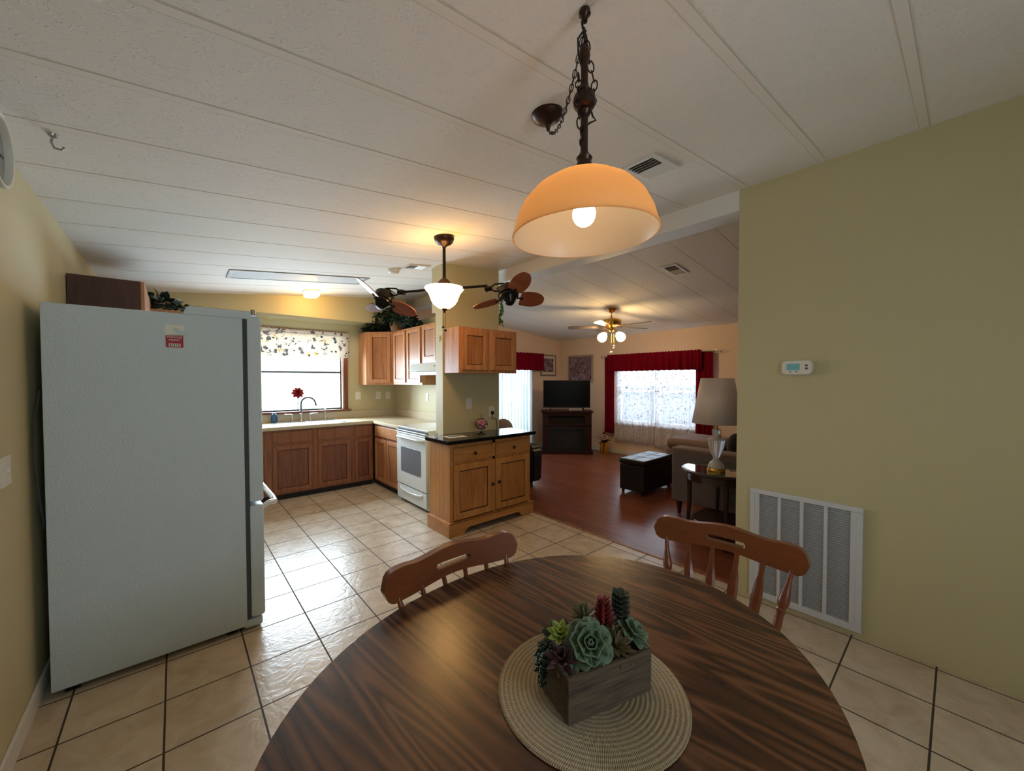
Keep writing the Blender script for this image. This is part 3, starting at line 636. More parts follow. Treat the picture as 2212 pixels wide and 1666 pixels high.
# parking tag
t = Thing('parking_tag', 'red and white parking permit hang tag stuck on the refrigerator side', 'tag', (-.605, FY0-.004, 1.72), world=True)
ty = FY0
xa, xb = -.645, -.567
tag_top = [(xa, 1.736), (xb, 1.733), (xb+.0, 1.742), (-.60, 1.746), (-.612, 1.756), (-.612, 1.766), (-.602, 1.773), (-.59, 1.770), (-.584, 1.758), (xb, 1.757), (xb, 1.787), (xa, 1.787)]
t.part('hanger', MB().prism(tag_top, ty-.0035, ty-.001, 'y'), 'taggrey')
t.part('card', MB().box(xa, xb, ty-.0035, ty-.001, 1.664, 1.736), 'taggrey')
rc = t.part('red_panel', MB().box(xa+.003, xb-.003, ty-.0045, ty-.003, 1.668, 1.731), 'tagred')
t.part('number_strip', MB().box(xa+.015, xb-.015, ty-.0055, ty-.004, 1.674, 1.688), 'taggrey')
nm = MB()
for q, wq in ((0, .006), (.010, .003), (.016, .005), (.025, .004), (.033, .006)):
    nm.box(xa+.019+q, xa+.019+q+wq, ty-.006, ty-.005, 1.677, 1.685)
t.part('number_marks', nm, 'gasket')
def text(body, size, loc, rot, mat, parent, name):
    cu = bpy.data.curves.new('txt', 'FONT'); cu.body = body; cu.size = size; cu.align_x = 'CENTER'; cu.align_y = 'CENTER'; cu.extrude = .0003
    o = bpy.data.objects.new('txt', cu); COL.objects.link(o); bpy.context.view_layer.update()
    me = bpy.data.meshes.new_from_object(o.evaluated_get(bpy.context.evaluated_depsgraph_get())); bpy.data.objects.remove(o)
    me.materials.clear(); me.materials.append(MAT[mat]); r = bpy.data.objects.new(name, me); COL.objects.link(r); r.parent = parent; r.location = loc; r.rotation_euler = rot; return r
text('PARKING', .0145, (-.606+.605, -.0015, 1.7215-1.72), (PI/2, 0, 0), 'taggrey', t.o, 'lettering')
text('PERMIT', .0145, (-.606+.605, -.0015, 1.7065-1.72), (PI/2, 0, 0), 'taggrey', t.o, 'lettering')

# ------------------------------------------------------------------ sink and things on the worktop
t = Thing('sink', 'stainless double bowl kitchen sink set in the worktop below the window', 'sink', (.75, 2.71, .92), world=True)
def bowl(x0, x1, y0, y1):
    m = MB(); d = .006
    m.box(x0, x1, y0, y0+d, .925-.002, .929); m.box(x0, x1, y1-d, y1, .923, .929); m.box(x0, x0+d, y0, y1, .923, .929); m.box(x1-d, x1, y0, y1, .923, .929)
    return m
t.part('rim', MB().box(.36, 1.17, 2.45, 2.50, .920, .928, .003).box(.36, 1.17, 2.93, 3.02, .920, .928, .003).box(.36, .41, 2.50, 2.93, .920, .928, .003).box(1.12, 1.17, 2.50, 2.93, .920, .928, .003).box(.745, .785, 2.50, 2.93, .920, .928, .003), 'steel')
t.part('basin', MB().box(.41, .745, 2.50, 2.93, .921, .923), 'steel'); t.part('basin', MB().box(.785, 1.12, 2.50, 2.93, .921, .923), 'steel')
t = Thing('faucet', 'chrome gooseneck kitchen faucet with two wing handles on the sink', 'faucet', (.725, 2.97, .928), world=True)
arc = [(.725, 2.97, .928), (.725, 2.97, 1.17)] + [(.725+.085*(1-math.cos(a)), 2.97-.02*a, 1.17+.085*math.sin(a)) for a in [PI*k/10 for k in range(1, 10)]] + [(.905, 2.90, 1.135)]
t.part('spout', MB().tube(arc, [.015]+[.0125]*(len(arc)-2)+[.014], 10), 'spoutsteel')
t.part('base', MB().lathe([(0, 0), (.028, 0), (.024, .02), (.015, .04), (.014, .09), (.018, .1), (.011, .11), (0, .11)], (.725, 2.97, .928), 16), 'chrome')
for sx in (-1, 1):
    cx = .725+sx*.115
    h = t.part('handle', MB().lathe([(0, 0), (.02, 0), (.016, .02), (.010, .05), (.012, .09), (0, .092)], (cx, 2.97, .928), 14).tube([(cx, 2.97, 1.015), (cx+sx*.04, 2.96, 1.022), (cx+sx*.095-.0, 2.95, 1.022)], [.012, .010, .008], 8), 'chrome')
solo('sprayer', MB().lathe([(0, 0), (.02, 0), (.018, .012), (.012, .03), (.012, .09), (.015, .12), (.013, .15), (0, .155)], (1.04, 2.97, .928), 14), 'chrome', 'short chrome side sprayer standing right of the faucet', 'sprayer', (1.04, 2.97, .928))
t = Thing('soap_bottle', 'small blue soap bottle with clear cap at the left end of the sink', 'bottle', (.395, 2.95, .928), world=True)
t.part('bottle', MB().lathe([(0, 0), (.03, 0), (.040, .02), (.042, .06), (.034, .10), (.018, .12), (.018, .13), (0, .13)], (.395, 2.95, .928), 18), 'soap')
t.part('cap', MB().lathe([(0, 0), (.02, 0), (.026, .012), (.022, .04), (0, .042)], (.395, 2.95, 1.055), 16), 'bowlglass')
t = Thing('rose_vase', 'single red flower in a small clear vase on the kitchen window sill', 'flower', (.70, 3.035, 1.06), world=True)
t.part('vase', MB().lathe([(0, 0), (.018, 0), (.030, .01), (.03, .03), (.012, .05), (.008, .12), (.006, .125)], (.70, 3.035, 1.061), 18), 'bowlglass')
t.part('stem', MB().tube([(.70, 3.035, 1.065), (.70, 3.032, 1.18), (.698, 3.03, 1.27)], .003, 6), 'greend')
pt = MB(); c = Vector((.70, 3.025, 1.32))
for lay, (cnt, el, ln, wd_) in enumerate([(8, -.15, .075, .05), (8, .35, .07, .048), (6, .9, .06, .042), (4, 1.3, .045, .035)]):
    for i in range(cnt):
        a = 2*PI*(i+.5*lay)/cnt; d = Vector((math.cos(a)*math.cos(el), math.sin(a)*math.cos(el), math.sin(el)))
        pt.leaf((0, 0, 0), d, (0, 0, 1), ln*1.15, wd_*1.1, .2, .15)
pt.xf(Matrix.Rotation(math.radians(62), 4, 'X')).move(c)
t.part('petals', pt, 'red')

# ------------------------------------------------------------------ valances, curtains, blinds
def cloth(p0, p1, ztop, zbot, waves, amp, n=120, m_=14, flare=1.0, ripple=0.0, seed=1, header=0.0, thick=.003):
    """pleated cloth from p0 to p1 (xy), normal sideways"""
    rnd = random.Random(seed); p0 = Vector((p0[0], p0[1], 0)); p1 = Vector((p1[0], p1[1], 0)); d = (p1-p0); L = d.length; d.normalize(); nn = Vector((-d.y, d.x, 0))
    ph = [rnd.uniform(0, 6) for _ in range(4)]
    bm = bmesh.new(); g = []
    for j in range(m_+1):
        v = j/m_; row = []
        for i in range(n+1):
            u = i/n
            w = math.sin(2*PI*waves*u+ph[0])+.45*math.sin(2*PI*waves*1.7*u+ph[1])+.3*math.sin(2*PI*waves*.53*u+ph[2])
            zt = ztop + (ripple*(math.sin(2*PI*waves*1.9*u+ph[3])+.6*math.sin(2*PI*waves*3.3*u)) if j == 0 else 0)
            z = zt+(zbot-zt)*v
            if j == m_: z += ripple*.5*math.sin(2*PI*waves*u+ph[1])
            a = amp*(.35+.65*v*flare)
            q = p0+d*(L*u)+nn*(w*a); row.append(bm.verts.new((q.x, q.y, z)))
        g.append(row)
    for j in range(m_):
        for i in range(n): bm.faces.new((g[j][i], g[j][i+1], g[j+1][i+1], g[j+1][i]))
    m = MB(); m.bm.free(); m.bm = bm; return m
def clothobj(o, th=.003):
    md = o.modifiers.new('thickness', 'SOLIDIFY'); md.thickness = th; return o
t = Thing('valance', 'short floral print valance with ruffled top over the kitchen window', 'valance', (.7, 3.0, 1.83), world=True)
clothobj(t.part('fabric', cloth((.0, 3.0), (1.40, 3.0), 2.155, 1.832, 9, .006, seed=3, ripple=.004), 'floral'))
clothobj(t.part('ruffle', cloth((.0, 3.0), (1.40, 3.0), 2.205, 2.155, 17, .010, m_=4, seed=5, ripple=.006, flare=-.5), 'floral'))
t.part('rod', MB().tube([(.0, 3.0, 2.155), (1.40, 3.0, 2.155)], .006, 8).box(1.398, 1.404, 3.0, 3.056, 2.14, 2.17), 'white')
# far window
RZ = 1.965
t = Thing('curtain_rod', 'silver curtain rod with scrolled finials above the living room window', 'rod', (6.08, .63, RZ), world=True)
t.part('rod', MB().tube([(6.09, -.42, RZ), (6.09, 1.70, RZ)], .010, 8), 'silver')
for y_, s_ in ((1.70, 1), (-.42, -1)):
    loop = [(6.09, y_+s_*(.045+.045*math.cos(a)), RZ+.028*math.sin(a)) for a in [2*PI*k/16 for k in range(16)]]
    t.part('finial', MB().tube(loop, .005, 6, closed=True).sphere((6.09, y_+s_*.105, RZ), .014).sphere((6.09, y_+s_*.0, RZ), .016), 'silver')
    t.part('bracket', MB().box(6.09, 6.195, y_-s_*.03-.006, y_-s_*.03+.006, RZ-.012, RZ+.005), 'silver')
clothobj(solo('curtain', cloth((6.10, 1.50), (6.10, 1.73), RZ+.01, .42, 3.2, .018, n=50, seed=11), 'burgundy', 'long burgundy curtain panel at the left side of the living room window', 'curtain', (6.1, 1.6, .4)))
clothobj(solo('curtain', cloth((6.10, -.40), (6.10, -.12), RZ+.01, .50, 3.4, .018, n=50, seed=12), 'burgundy', 'long burgundy curtain panel at the right side of the window, behind the lamp', 'curtain', (6.1, -.25, .5)))
clothobj(solo('curtain_valance', cloth((6.035, 1.62), (6.035, -.24), RZ+.035, 1.665, 17, .024, n=220, seed=13, ripple=.006), 'burgundy', 'gathered burgundy valance across the top of the living room window', 'valance', (6.04, .7, 1.66)))
clothobj(solo('sheer_curtain', cloth((6.135, .66), (6.135, 1.50), 1.90, .27, 7, .014, n=160, seed=14, ripple=.003), 'sheer', 'left floral sheer curtain panel hanging over the living room window', 'curtain', (6.13, 1.08, .27)), .001)
clothobj(solo('sheer_curtain', cloth((6.135, -.18), (6.135, .64), 1.90, .22, 7, .014, n=160, seed=15, ripple=.003), 'sheer', 'right floral sheer curtain panel hanging over the living room window', 'curtain', (6.13, .23, .22)), .001)
clothobj(solo('valance', cloth((3.9, 2.95), (5.57, 2.95), 2.075, 1.705, 9, .012, n=200, seed=17, ripple=.006), 'burgundy', 'burgundy valance over the patio door with vertical blinds', 'valance', (4.7, 3.0, 1.7)))
t = Thing('vertical_blinds', 'white vertical blinds covering the patio sliding door', 'blinds', (4.4, 3.0, 0), world=True)
t.part('head_rail', MB().box(3.6, 5.24, 2.985, 3.04, 1.99, 2.03, .003), 'white')
sl0 = None
ns = 19
for i in range(ns):
    x = 3.66+i*.088
    m = Matrix.Translation((x, 3.025, 0)) @ Matrix.Rotation(.42, 4, 'Z')
    sl = MB(); 
    for q in range(6):
        a0, a1 = -.051+q*.017, -.051+(q+1)*.017
        y0_, y1_ = .007*math.cos(a0/.051*PI/2), .007*math.cos(a1/.051*PI/2)
        bmv = [sl.bm.verts.new(p) for p in ((a0, y0_, .05), (a1, y1_, .05), (a1, y1_, 1.985), (a0, y0_, 1.985))]; sl.bm.faces.new(bmv)
    sl.xf(m); clothobj(t.part('slat', sl, 'blind'), .0015)

# ------------------------------------------------------------------ living room furniture
# TV stand (faces (-1,-1))
tv_c = Vector((5.34, 2.08, 0)); rz = -PI/4
t = Thing('media_console', 'dark cherry electric fireplace media console set across the living room corner', 'console', (tv_c.x, tv_c.y, 0), (0, 0, rz))
wd2 = .50
t.part('top', MB().box(-.52, .52, -.02, .40, .845, .875, .006).box(-.50, .50, -.005, .39, .825, .845, .004), 'cherry')
t.part('body', MB().box(-.49, .49, .10, .38, .0, .825).box(-.49, -.38, .02, .10, .05, .57).box(.38, .49, .02, .10, .05, .57).box(-.49, .49, .02, .10, .56, .60).box(-.49, -.36, .02, .10, .60, .825).box(.36, .49, .02, .10, .60, .825).box(-.38, .38, .02, .10, .78, .825).box(-.49, .49, .0, .10, .58, .61, .003), 'cherry')
t.part('plinth', MB().box(-.515, .515, -.01, .38, 0, .065, .004), 'cherry')
t.part('shelf', MB().box(-.36, .36, .03, .10, .605, .62), 'cherry')
t.part('open_bay', MB().box(-.36, .36, .094, .102, .62, .78), 'voidb')
t.part('firebox_frame', MB().box(-.38, -.33, .03, .10, .065, .56).box(.33, .38, .03, .10, .065, .56).box(-.33, .33, .03, .10, .50, .56).box(-.33, .33, .03, .10, .065, .10), 'black')
t.part('fireplace_glass', MB().box(-.33, .33, .07, .08, .10, .50), 'fire')
t = Thing('television', 'black flat screen television on the dark fireplace console', 'television', (tv_c.x, tv_c.y, .875), (0, 0, rz))
t.part('panel', MB().box(-.475, .475, .13, .165, .055, .615, .005), 'black')
t.part('screen', MB().box(-.462, .462, .127, .131, .075, .602), 'screen')
for s_ in (-1, 1): t.part('foot', MB().prism([(.02, 0), (.25, 0), (.25, .008), (.16, .06), (.13, .06), (.02, .008)], s_*.33-.012, s_*.33+.012, 'x'), 'black')
t = Thing('set_top_box', 'small white box lying under the television', 'box', (tv_c.x, tv_c.y, .875), (0, 0, rz))
t.part('case', MB().box(.06, .30, .04, .14, 0, .03, .004), 'white_plastic')
t.part('front', MB().box(.07, .29, .037, .041, .006, .024), 'button')
# ottoman
t = Thing('ottoman', 'black leather storage ottoman in front of the taupe sofa', 'ottoman', (4.24, -.285, 0), (0, 0, 0))
t.part('base', MB().box(-.375, .375, -.175, .175, .05, .385, .012), 'leather')
t.part('lid', MB().box(-.385, .385, -.185, .185, .39, .46, .022, 3), 'leather')
t.part('seam', MB().box(-.37, .37, -.003, .003, .458, .4625).box(-.13, -.124, -.17, .17, .458, .4625).box(.124, .13, -.17, .17, .458, .4625), 'black')
for a in (-1, 1):
    for b in (-1, 1): t.part('leg', MB().lathe([(0, 0), (.016, 0), (.024, .05), (0, .052)], (a*.34, b*.14, 0), 10), 'cherry')
# sofa
t = Thing('sofa', 'taupe microfibre sofa with dark tapered legs behind the round side table', 'sofa', (4.7, -1.6, 0), world=True)
t.part('arm', MB().box(3.60, 3.80, -1.98, -.955, .145, .725, .02, 3), 'sofa')
t.part('arm_cap', MB().box(3.595, 3.805, -1.98, -.95, .705, .742, .016, 3), 'sofatop')
t.part('seat_base', MB().box(3.80, 5.70, -1.98, -1.02, .145, .36, .02), 'sofa')
for a in (3.81, 4.76): t.part('seat_cushion', MB().box(a, a+.93, -1.70, -1.0, .36, .52, .05, 3), 'sofatop')
t.part('backrest', MB().box(3.60, 5.70, -2.15, -1.85, .145, .88, .06, 3), 'sofa')
for a in (3.83, 4.77): t.part('back_cushion', MB().box(a, a+.91, -1.88, -1.66, .52, .92, .07, 3), 'sofa')
for x_, y_ in ((3.66, -1.02), (5.6, -1.05), (3.66, -2.05), (5.6, -2.05)): t.part('leg', MB().lathe([(0, 0), (.018, 0), (.022, .06), (.036, .15), (0, .15)], (x_, y_, 0), 12), 'espresso')
t.part('arm', MB().box(5.70, 5.90, -1.98, -1.0, .145, .72, .02, 3), 'sofa')
t = Thing('armchair', 'brown padded seat rising just beyond the taupe sofa arm', 'armchair', (5.1, -.62, 0), world=True)
t.part('base', MB().box(4.78, 5.55, -.94, -.28, .12, .50, .03), 'sofatop')
t.part('cushion', MB().box(4.77, 5.56, -.95, -.27, .50, .66, .07, 4), 'sofatop')
for x_, y_ in ((4.83, -.33), (5.5, -.33), (4.83, -.89), (5.5, -.89)): t.part('leg', MB().lathe([(0, 0), (.018, 0), (.028, .12), (0, .12)], (x_, y_, 0), 10), 'espresso')
pm = MB().sphere((0, 0, 0), 1, .27, .10, .18, 24, 14); pm.xf(Matrix.Rotation(-.35, 4, 'X'))
solo('throw_pillow', pm, 'pillow', 'charcoal throw pillow propped on the sofa, right of the crystal lamp', 'pillow', (4.30, -1.42, .70), world=False)
# side table
tc_ = (3.235, -1.62)
t = Thing('side_table', 'round espresso wood side table with glass top holding the crystal lamp', 'table', (tc_[0], tc_[1], 0))
t.part('rim', MB().lathe([(.20, .632), (.335, .632), (.342, .640), (.342, .652), (.335, .658), (.20, .656), (.20, .632)], n=56), 'espresso')
t.part('glass', MB().lathe([(0, .650), (.318, .650), (.324, .656), (.318, .662), (0, .662)], n=56), 'tableglass')
t.part('apron', MB().lathe([(.285, .56), (.30, .56), (.30, .634), (.285, .634), (.285, .56)], n=56), 'espresso')
for dx, dy in ((-.14, .255), (.04, .15), (.08, .03), (-.2, -.2)):
    ang_ = math.atan2(dy, dx); 
for ang_ in (118, 28, 208, 298):
    a = math.radians(ang_); ca, sa = math.cos(a), math.sin(a)
    t.part('leg', MB().tube([(ca*.275, sa*.275, .60), (ca*.27, sa*.27, .35), (ca*.285, sa*.285, .12), (ca*.31, sa*.31, 0)], [.021, .019, .017, .015], 8), 'espresso')
t.part('lower_shelf', MB().lathe([(0, .17), (.24, .17), (.245, .178), (.24, .186), (0, .186)], n=40), 'espresso')
# crystal lamp
lc = (3.12, -1.615, .662)
t = Thing('table_lamp', 'cut crystal urn table lamp with a pleated white shade, unlit, on the side table', 'lamp', lc)
t.part('base', MB().lathe([(0, 0), (.078, 0), (.08, .01), (.076, .022), (.07, .03), (0, .03)], n=8), 'gold')
t.part('foot', MB().lathe([(.001, .03), (.072, .03), (.07, .05), (.052, .075), (.03, .095), (.024, .115), (.001, .115)], n=32, flute=8, fl=.05), 'crystal')
t.part('urn', MB().lathe([(.001, .115), (.022, .115), (.030, .13), (.045, .17), (.062, .225), (.070, .27), (.072, .285), (.055, .295), (.035, .305), (.03, .335), (.036, .345), (.036, .375), (.02, .385), (.001, .385)], n=96, flute=16, fl=.05), 'crystal')
t.part('neck', MB().lathe([(0, .385), (.012, .385), (.012, .46), (0, .46)], n=12), 'gold')
def pleat(r0_, r1_, z0_, z1_, N=180):
    m = MB(); bm = m.bm; lo = []; hi = []
    for k_ in range(N):
        a = 2*PI*k_/N; w_ = 1+.006*((k_ % 3)-1)
        lo.append(bm.verts.new((r0_*w_*math.cos(a), r0_*w_*math.sin(a), z0_))); hi.append(bm.verts.new((r1_*w_*math.cos(a), r1_*w_*math.sin(a), z1_)))
    for k_ in range(N): bm.faces.new((lo[k_], lo[(k_+1) % N], hi[(k_+1) % N], hi[k_]))
    return m
clothobj(t.part('shade', pleat(.205, .135, .435, .845), 'lampshade'), .002)
solo('power_cord', MB().tube([(3.21, -1.70, .668), (3.22, -1.70, .667), (3.30, -1.74, .667), (3.40, -1.80, .667), (3.46, -1.84, .667)], .0035, 6), 'white_plastic', 'white lamp cord lying on the glass side table', 'cord', (3.2, -1.7, .665))
# recliner
t = Thing('recliner', 'black leather recliner half hidden behind the island cabinet', 'recliner', (2.98, 1.35, 0), world=True)
def armm(x0_, x1_):
    p = [(.80, .07), (1.75, .07), (1.75, .52), (1.0, .60), (.88, .585), (.81, .53), (.785, .42)]
    return MB().prism(p, x0_, x1_, 'x', b=.03)
t.part('arm', armm(3.13, 3.33), 'leather'); t.part('arm', armm(2.60, 2.78), 'leather')
t.part('seat', MB().box(2.78, 3.13, .86, 1.65, .12, .46, .06, 3), 'leather')
t.part('backrest', MB().prism([(2.66, .30), (3.26, .30), (3.28, .70), (3.22, .82), (3.08, .90), (2.84, .90), (2.70, .82), (2.64, .70)], 1.55, 1.82, 'y', b=.05), 'leather')
t.part('base', MB().box(2.65, 3.28, .95, 1.70, 0, .08), 'black')
t = Thing('beige_throw', 'tan cushion with dark print propped on the recliner back', 'pillow', (3.14, 1.45, .74))
t.part('cover', MB().sphere((0, 0, 0), 1, .19, .08, .17, 20, 12), 'sofatop'); t.part('print', MB().sphere((-.02, -.02, -.01), 1, .10, .075, .09, 16, 10), 'pillow')
# gold planter with flowers
t = Thing('flower_vase', 'gold fluted floor vase of pink and white flowers below the far window', 'vase', (5.92, 1.60, 0))
t.part('vase', MB().lathe([(0, 0), (.068, 0), (.072, .01), (.072, .25), (.066, .255), (.06, .25), (.06, .2), (0, .2)], n=36, flute=9, fl=.06), 'gold')
lf = MB(); rnd = random.Random(4)
for i in range(26):
    a = rnd.uniform(0, 2*PI); e = rnd.uniform(-.1, .7); lf.leaf((0, 0, .25), (math.cos(a)*math.cos(e), math.sin(a)*math.cos(e), math.sin(e)), (0, 0, 1), rnd.uniform(.10, .17), .045)
t.part('foliage', lf, 'greend')
for i, (dx, dy, dz, mm, r_) in enumerate([(-.02, .11, .335, 'whitep', .055), (-.05, .05, .355, 'whitep', .05), (-.06, 0, .345, 'whitep', .045), (.0, -.03, .375, 'pinkp', .05), (-.03, -.08, .36, 'whitep', .04), (.02, .02, .42, 'red', .045), (-.05, -.04, .33, 'pinkp', .04)]):
    fb = MB()
    for lay, (cnt, el) in enumerate([(7, .1), (6, .7), (4, 1.2)]):
        for q in range(cnt):
            a = 2*PI*(q+.5*lay)/cnt; fb.leaf((dx, dy, dz-.02), (math.cos(a)*math.cos(el), math.sin(a)*math.cos(el), math.sin(el)), (0, 0, 1), r_, r_*.9, .2, -.1)
    t.part('bloom', fb, mm)
# pictures
t = Thing('framed_picture', 'small framed violet toned picture on the wall right of the patio door', 'picture', (5.81, 3.05, 1.83))
t.part('frame', MB().box(-.25, .25, -.02, .008, .205, .24, .004).box(-.25, .25, -.02, .008, -.24, -.205, .004).box(-.25, -.215, -.02, .008, -.205, .205, .004).box(.215, .25, -.02, .008, -.205, .205, .004), 'silver')
t.part('mat_board', MB().box(-.215, .215, -.008, .006, -.205, .205), 'paper'); t.part('print', MB().box(-.165, .165, -.010, -.007, -.155, .155), 'picture')
t = Thing('framed_picture', 'large framed violet toned picture behind the television', 'picture', (6.19, 2.43, 1.735))
t.part('frame', MB().box(-.02, .008, -.345, .345, .27, .31, .004).box(-.02, .008, -.345, .345, -.31, -.27, .004).box(-.02, .008, -.345, -.31, -.27, .27, .004).box(-.02, .008, .31, .345, -.27, .27, .004), 'champagne')
t.part('print', MB().box(-.010, .006, -.31, .31, -.27, .27), 'picture')

# ------------------------------------------------------------------ dining table
TC = (.138, -2.418); TA, TB, TR = .712, .572, .121
t = Thing('dining_table', 'oval dark walnut dining table in the foreground', 'table', (TC[0], TC[1], 0), (0, 0, TR))
def oval(a, b, n_=96, p=2.08):
    return [(math.copysign(abs(math.cos(2*PI*k/n_))**(2/p), math.cos(2*PI*k/n_))*a, math.copysign(abs(math.sin(2*PI*k/n_))**(2/p), math.sin(2*PI*k/n_))*b) for k in range(n_)]
t.part('tabletop', MB().prism(oval(TA, TB), .722, .75, 'z', b=.003), 'table')
t.part('apron', MB().prism(oval(TA-.10, TB-.10), .66, .722, 'z'), 'chair')
t.part('pedestal', MB().lathe([(0, .08), (.09, .08), (.10, .12), (.07, .2), (.055, .32), (.08, .42), (.09, .5), (.06, .58), (.12, .66), (0, .66)], n=28), 'chair')
for a in (45, 135, 225, 315):
    r_ = math.radians(a); ca, sa = math.cos(r_), math.sin(r_)
    t.part('foot', MB().tube([(ca*.05, sa*.05, .22), (ca*.16, sa*.16, .17), (ca*.28, sa*.28, .07), (ca*.38, sa*.38, .03)], [.04, .035, .03, .026], 10), 'chair')
MC = (.135, -2.487)
mt = MB().lathe([(0, 0), (.212, 0), (.221, .002), (.219, .005), (0, .006)], n=72)
mo = solo('placemat', mt, 'straw', 'round woven straw placemat under the succulent planter', 'placemat', (MC[0], MC[1], .7505), world=False)

# ------------------------------------------------------------------ succulent planter
P0 = Vector((.009, -2.526, .757)); PA = Vector((.229, -2.589, 0)); PBk = Vector((.044, -2.392, 0))
ux = Vector((PA.x-P0.x, PA.y-P0.y, 0)); lx = ux.length*1.0; ang = math.atan2(ux.y, ux.x)
t = Thing('succulent_planter', 'weathered wooden box planter of artificial succulents on the straw placemat', 'planter', (P0.x, P0.y, .757), (0, 0, ang))
PL, PW, PH = .232, .135, .10; q = .010
t.part('box', MB().box(0, PL, 0, q, 0, PH, .0015).box(0, PL, PW-q, PW, 0, PH, .0015).box(0, q, q, PW-q, 0, PH, .0015).box(PL-q, PL, q, PW-q, 0, PH, .0015).box(q, PL-q, q, PW-q, 0, .008), 'rustic')
t.part('soil', MB().box(q, PL-q, q, PW-q, .008, PH-.018), 'soil')
def rosette(c, up, layers, mb, thick=.0, rnd_=False):
    up = Vector(up).normalized(); e1 = up.orthogonal().normalized(); e2 = up.cross(e1)
    for k_, (cnt, el, ln, wd_) in enumerate(layers):
        for i in range(cnt):
            a = 2*PI*(i+.5*k_)/cnt+.3*k_; rad = e1*math.cos(a)+e2*math.sin(a)
            d = rad*math.cos(el)+up*math.sin(el); nrm = up*math.cos(el)-rad*math.sin(el)
            mb.leaf(Vector(c)+up*(.003*k_), d, nrm, ln, wd_, .22, -.18, thick, rnd_)
    return mb
suc = {'sage': plain('sage_succulent', (92, 112, 88), .6, var=.15, vscale=20), 'lime': plain('lime_succulent', (138, 156, 66), .5, var=.2, vscale=30), 'deep': plain('deep_green_succulent', (26, 46, 34), .5, var=.3, vscale=30),
       'plum': plain('plum_succulent', (74, 46, 50), .5, var=.3, vscale=30), 'ruby': plain('ruby_tipped_succulent', (118, 34, 36), .5, var=.5, vscale=25), 'olive': plain('olive_succulent', (94, 94, 58), .5, var=.3, vscale=25), 'bronzeg': plain('bronze_green_succulent', (88, 76, 48), .5, var=.3, vscale=25)}
for k_, v_ in suc.items(): MAT['suc_'+k_] = v_
def plant(nm_, mat_, f): mb = MB(); f(mb); clothobj(t.part('succulent', mb, mat_, label=nm_), .0022)
plant('big pale sage rosette', 'suc_sage', lambda m: rosette((.085, .046, .124), (-.35, -.75, .75), [(7, -.1, .056, .044), (7, .25, .048, .038), (6, .6, .040, .031), (5, .95, .031, .025), (3, 1.3, .024, .018)], m, .003, True))
plant('lime green rosette', 'suc_lime', lambda m: rosette((.045, .10, .125), (-.3, -.3, 1), [(8, .2, .036, .018), (7, .6, .028, .014), (5, 1.0, .02, .010)], m))
plant('dark green ring of leaves under the lime rosette', 'suc_deep', lambda m: rosette((.045, .10, .115), (-.3, -.2, 1), [(9, .0, .052, .026), (8, .3, .045, .022)], m))
plant('plum coloured spiky succulent', 'suc_plum', lambda m: rosette((.022, .055, .10), (-.5, -.4, 1), [(8, .2, .045, .012), (7, .7, .045, .011), (5, 1.1, .04, .01)], m))
plant('olive spiky succulent', 'suc_olive', lambda m: rosette((.115, .105, .135), (0, .1, 1), [(9, .15, .035, .010), (9, .55, .04, .010), (7, .95, .04, .009), (4, 1.3, .035, .008)], m))
def redspike(m):
    for j in range(6): rosette((.158, .085, .118+.011*j), (.03, 0, 1), [(6, .62+.05*j, .044-.003*j, .010)], m)
plant('tall ruby red spiky succulent', 'suc_ruby', redspike)
def redlow(m):
    for j in range(3): rosette((.158, .08, .09+.014*j), (.0, -.1, 1), [(8, .45, .045, .008)], m)
plant('green base spikes of the red succulent', 'suc_olive', redlow)
def darkcone(m):
    for j in range(6): rosette((.212, .088, .115+.013*j), (.1, 0, 1), [(6, .45, .033-.001*j, .017)], m, .0, True)
plant('dark green clustered succulent', 'suc_deep', darkcone)
plant('grey green rosette over the right end', 'suc_sage', lambda m: rosette((.212, .045, .112), (.4, -.35, .8), [(7, .0, .045, .028), (6, .4, .038, .024), (4, .9, .028, .018)], m, .0, True))
plant('bronze spiky succulent at the front', 'suc_bronzeg', lambda m: rosette((.155, .038, .10), (.1, -.55, .8), [(9, .1, .05, .012), (8, .5, .048, .012), (5, .9, .04, .010)], m))
plant('round sage leaves at the left front', 'suc_sage', lambda m: rosette((.042, .042, .104), (-.5, -.5, .7), [(4, .1, .042, .036)], m, .003, True))
def trail(m):
    rnd = random.Random(9)
    for s_, (yy, ln) in enumerate([(.085, .07), (.10, .055), (.07, .05)]):
        for j in range(12):
            f = j/11; p = Vector((.008-.022*math.sin(min(1, f*1.6)*PI/2), yy+.006*s_, .108-ln*f+.012*math.sin(f*PI)))
            for q_ in range(3):
                a = rnd.uniform(0, 2*PI); m.sphere(p+Vector((math.cos(a)*.006, math.sin(a)*.006, rnd.uniform(-.002, .004))), .0048, 1, 1, .7, 8, 5)
plant('dark beaded trailing stems over the left edge', 'suc_deep', trail)

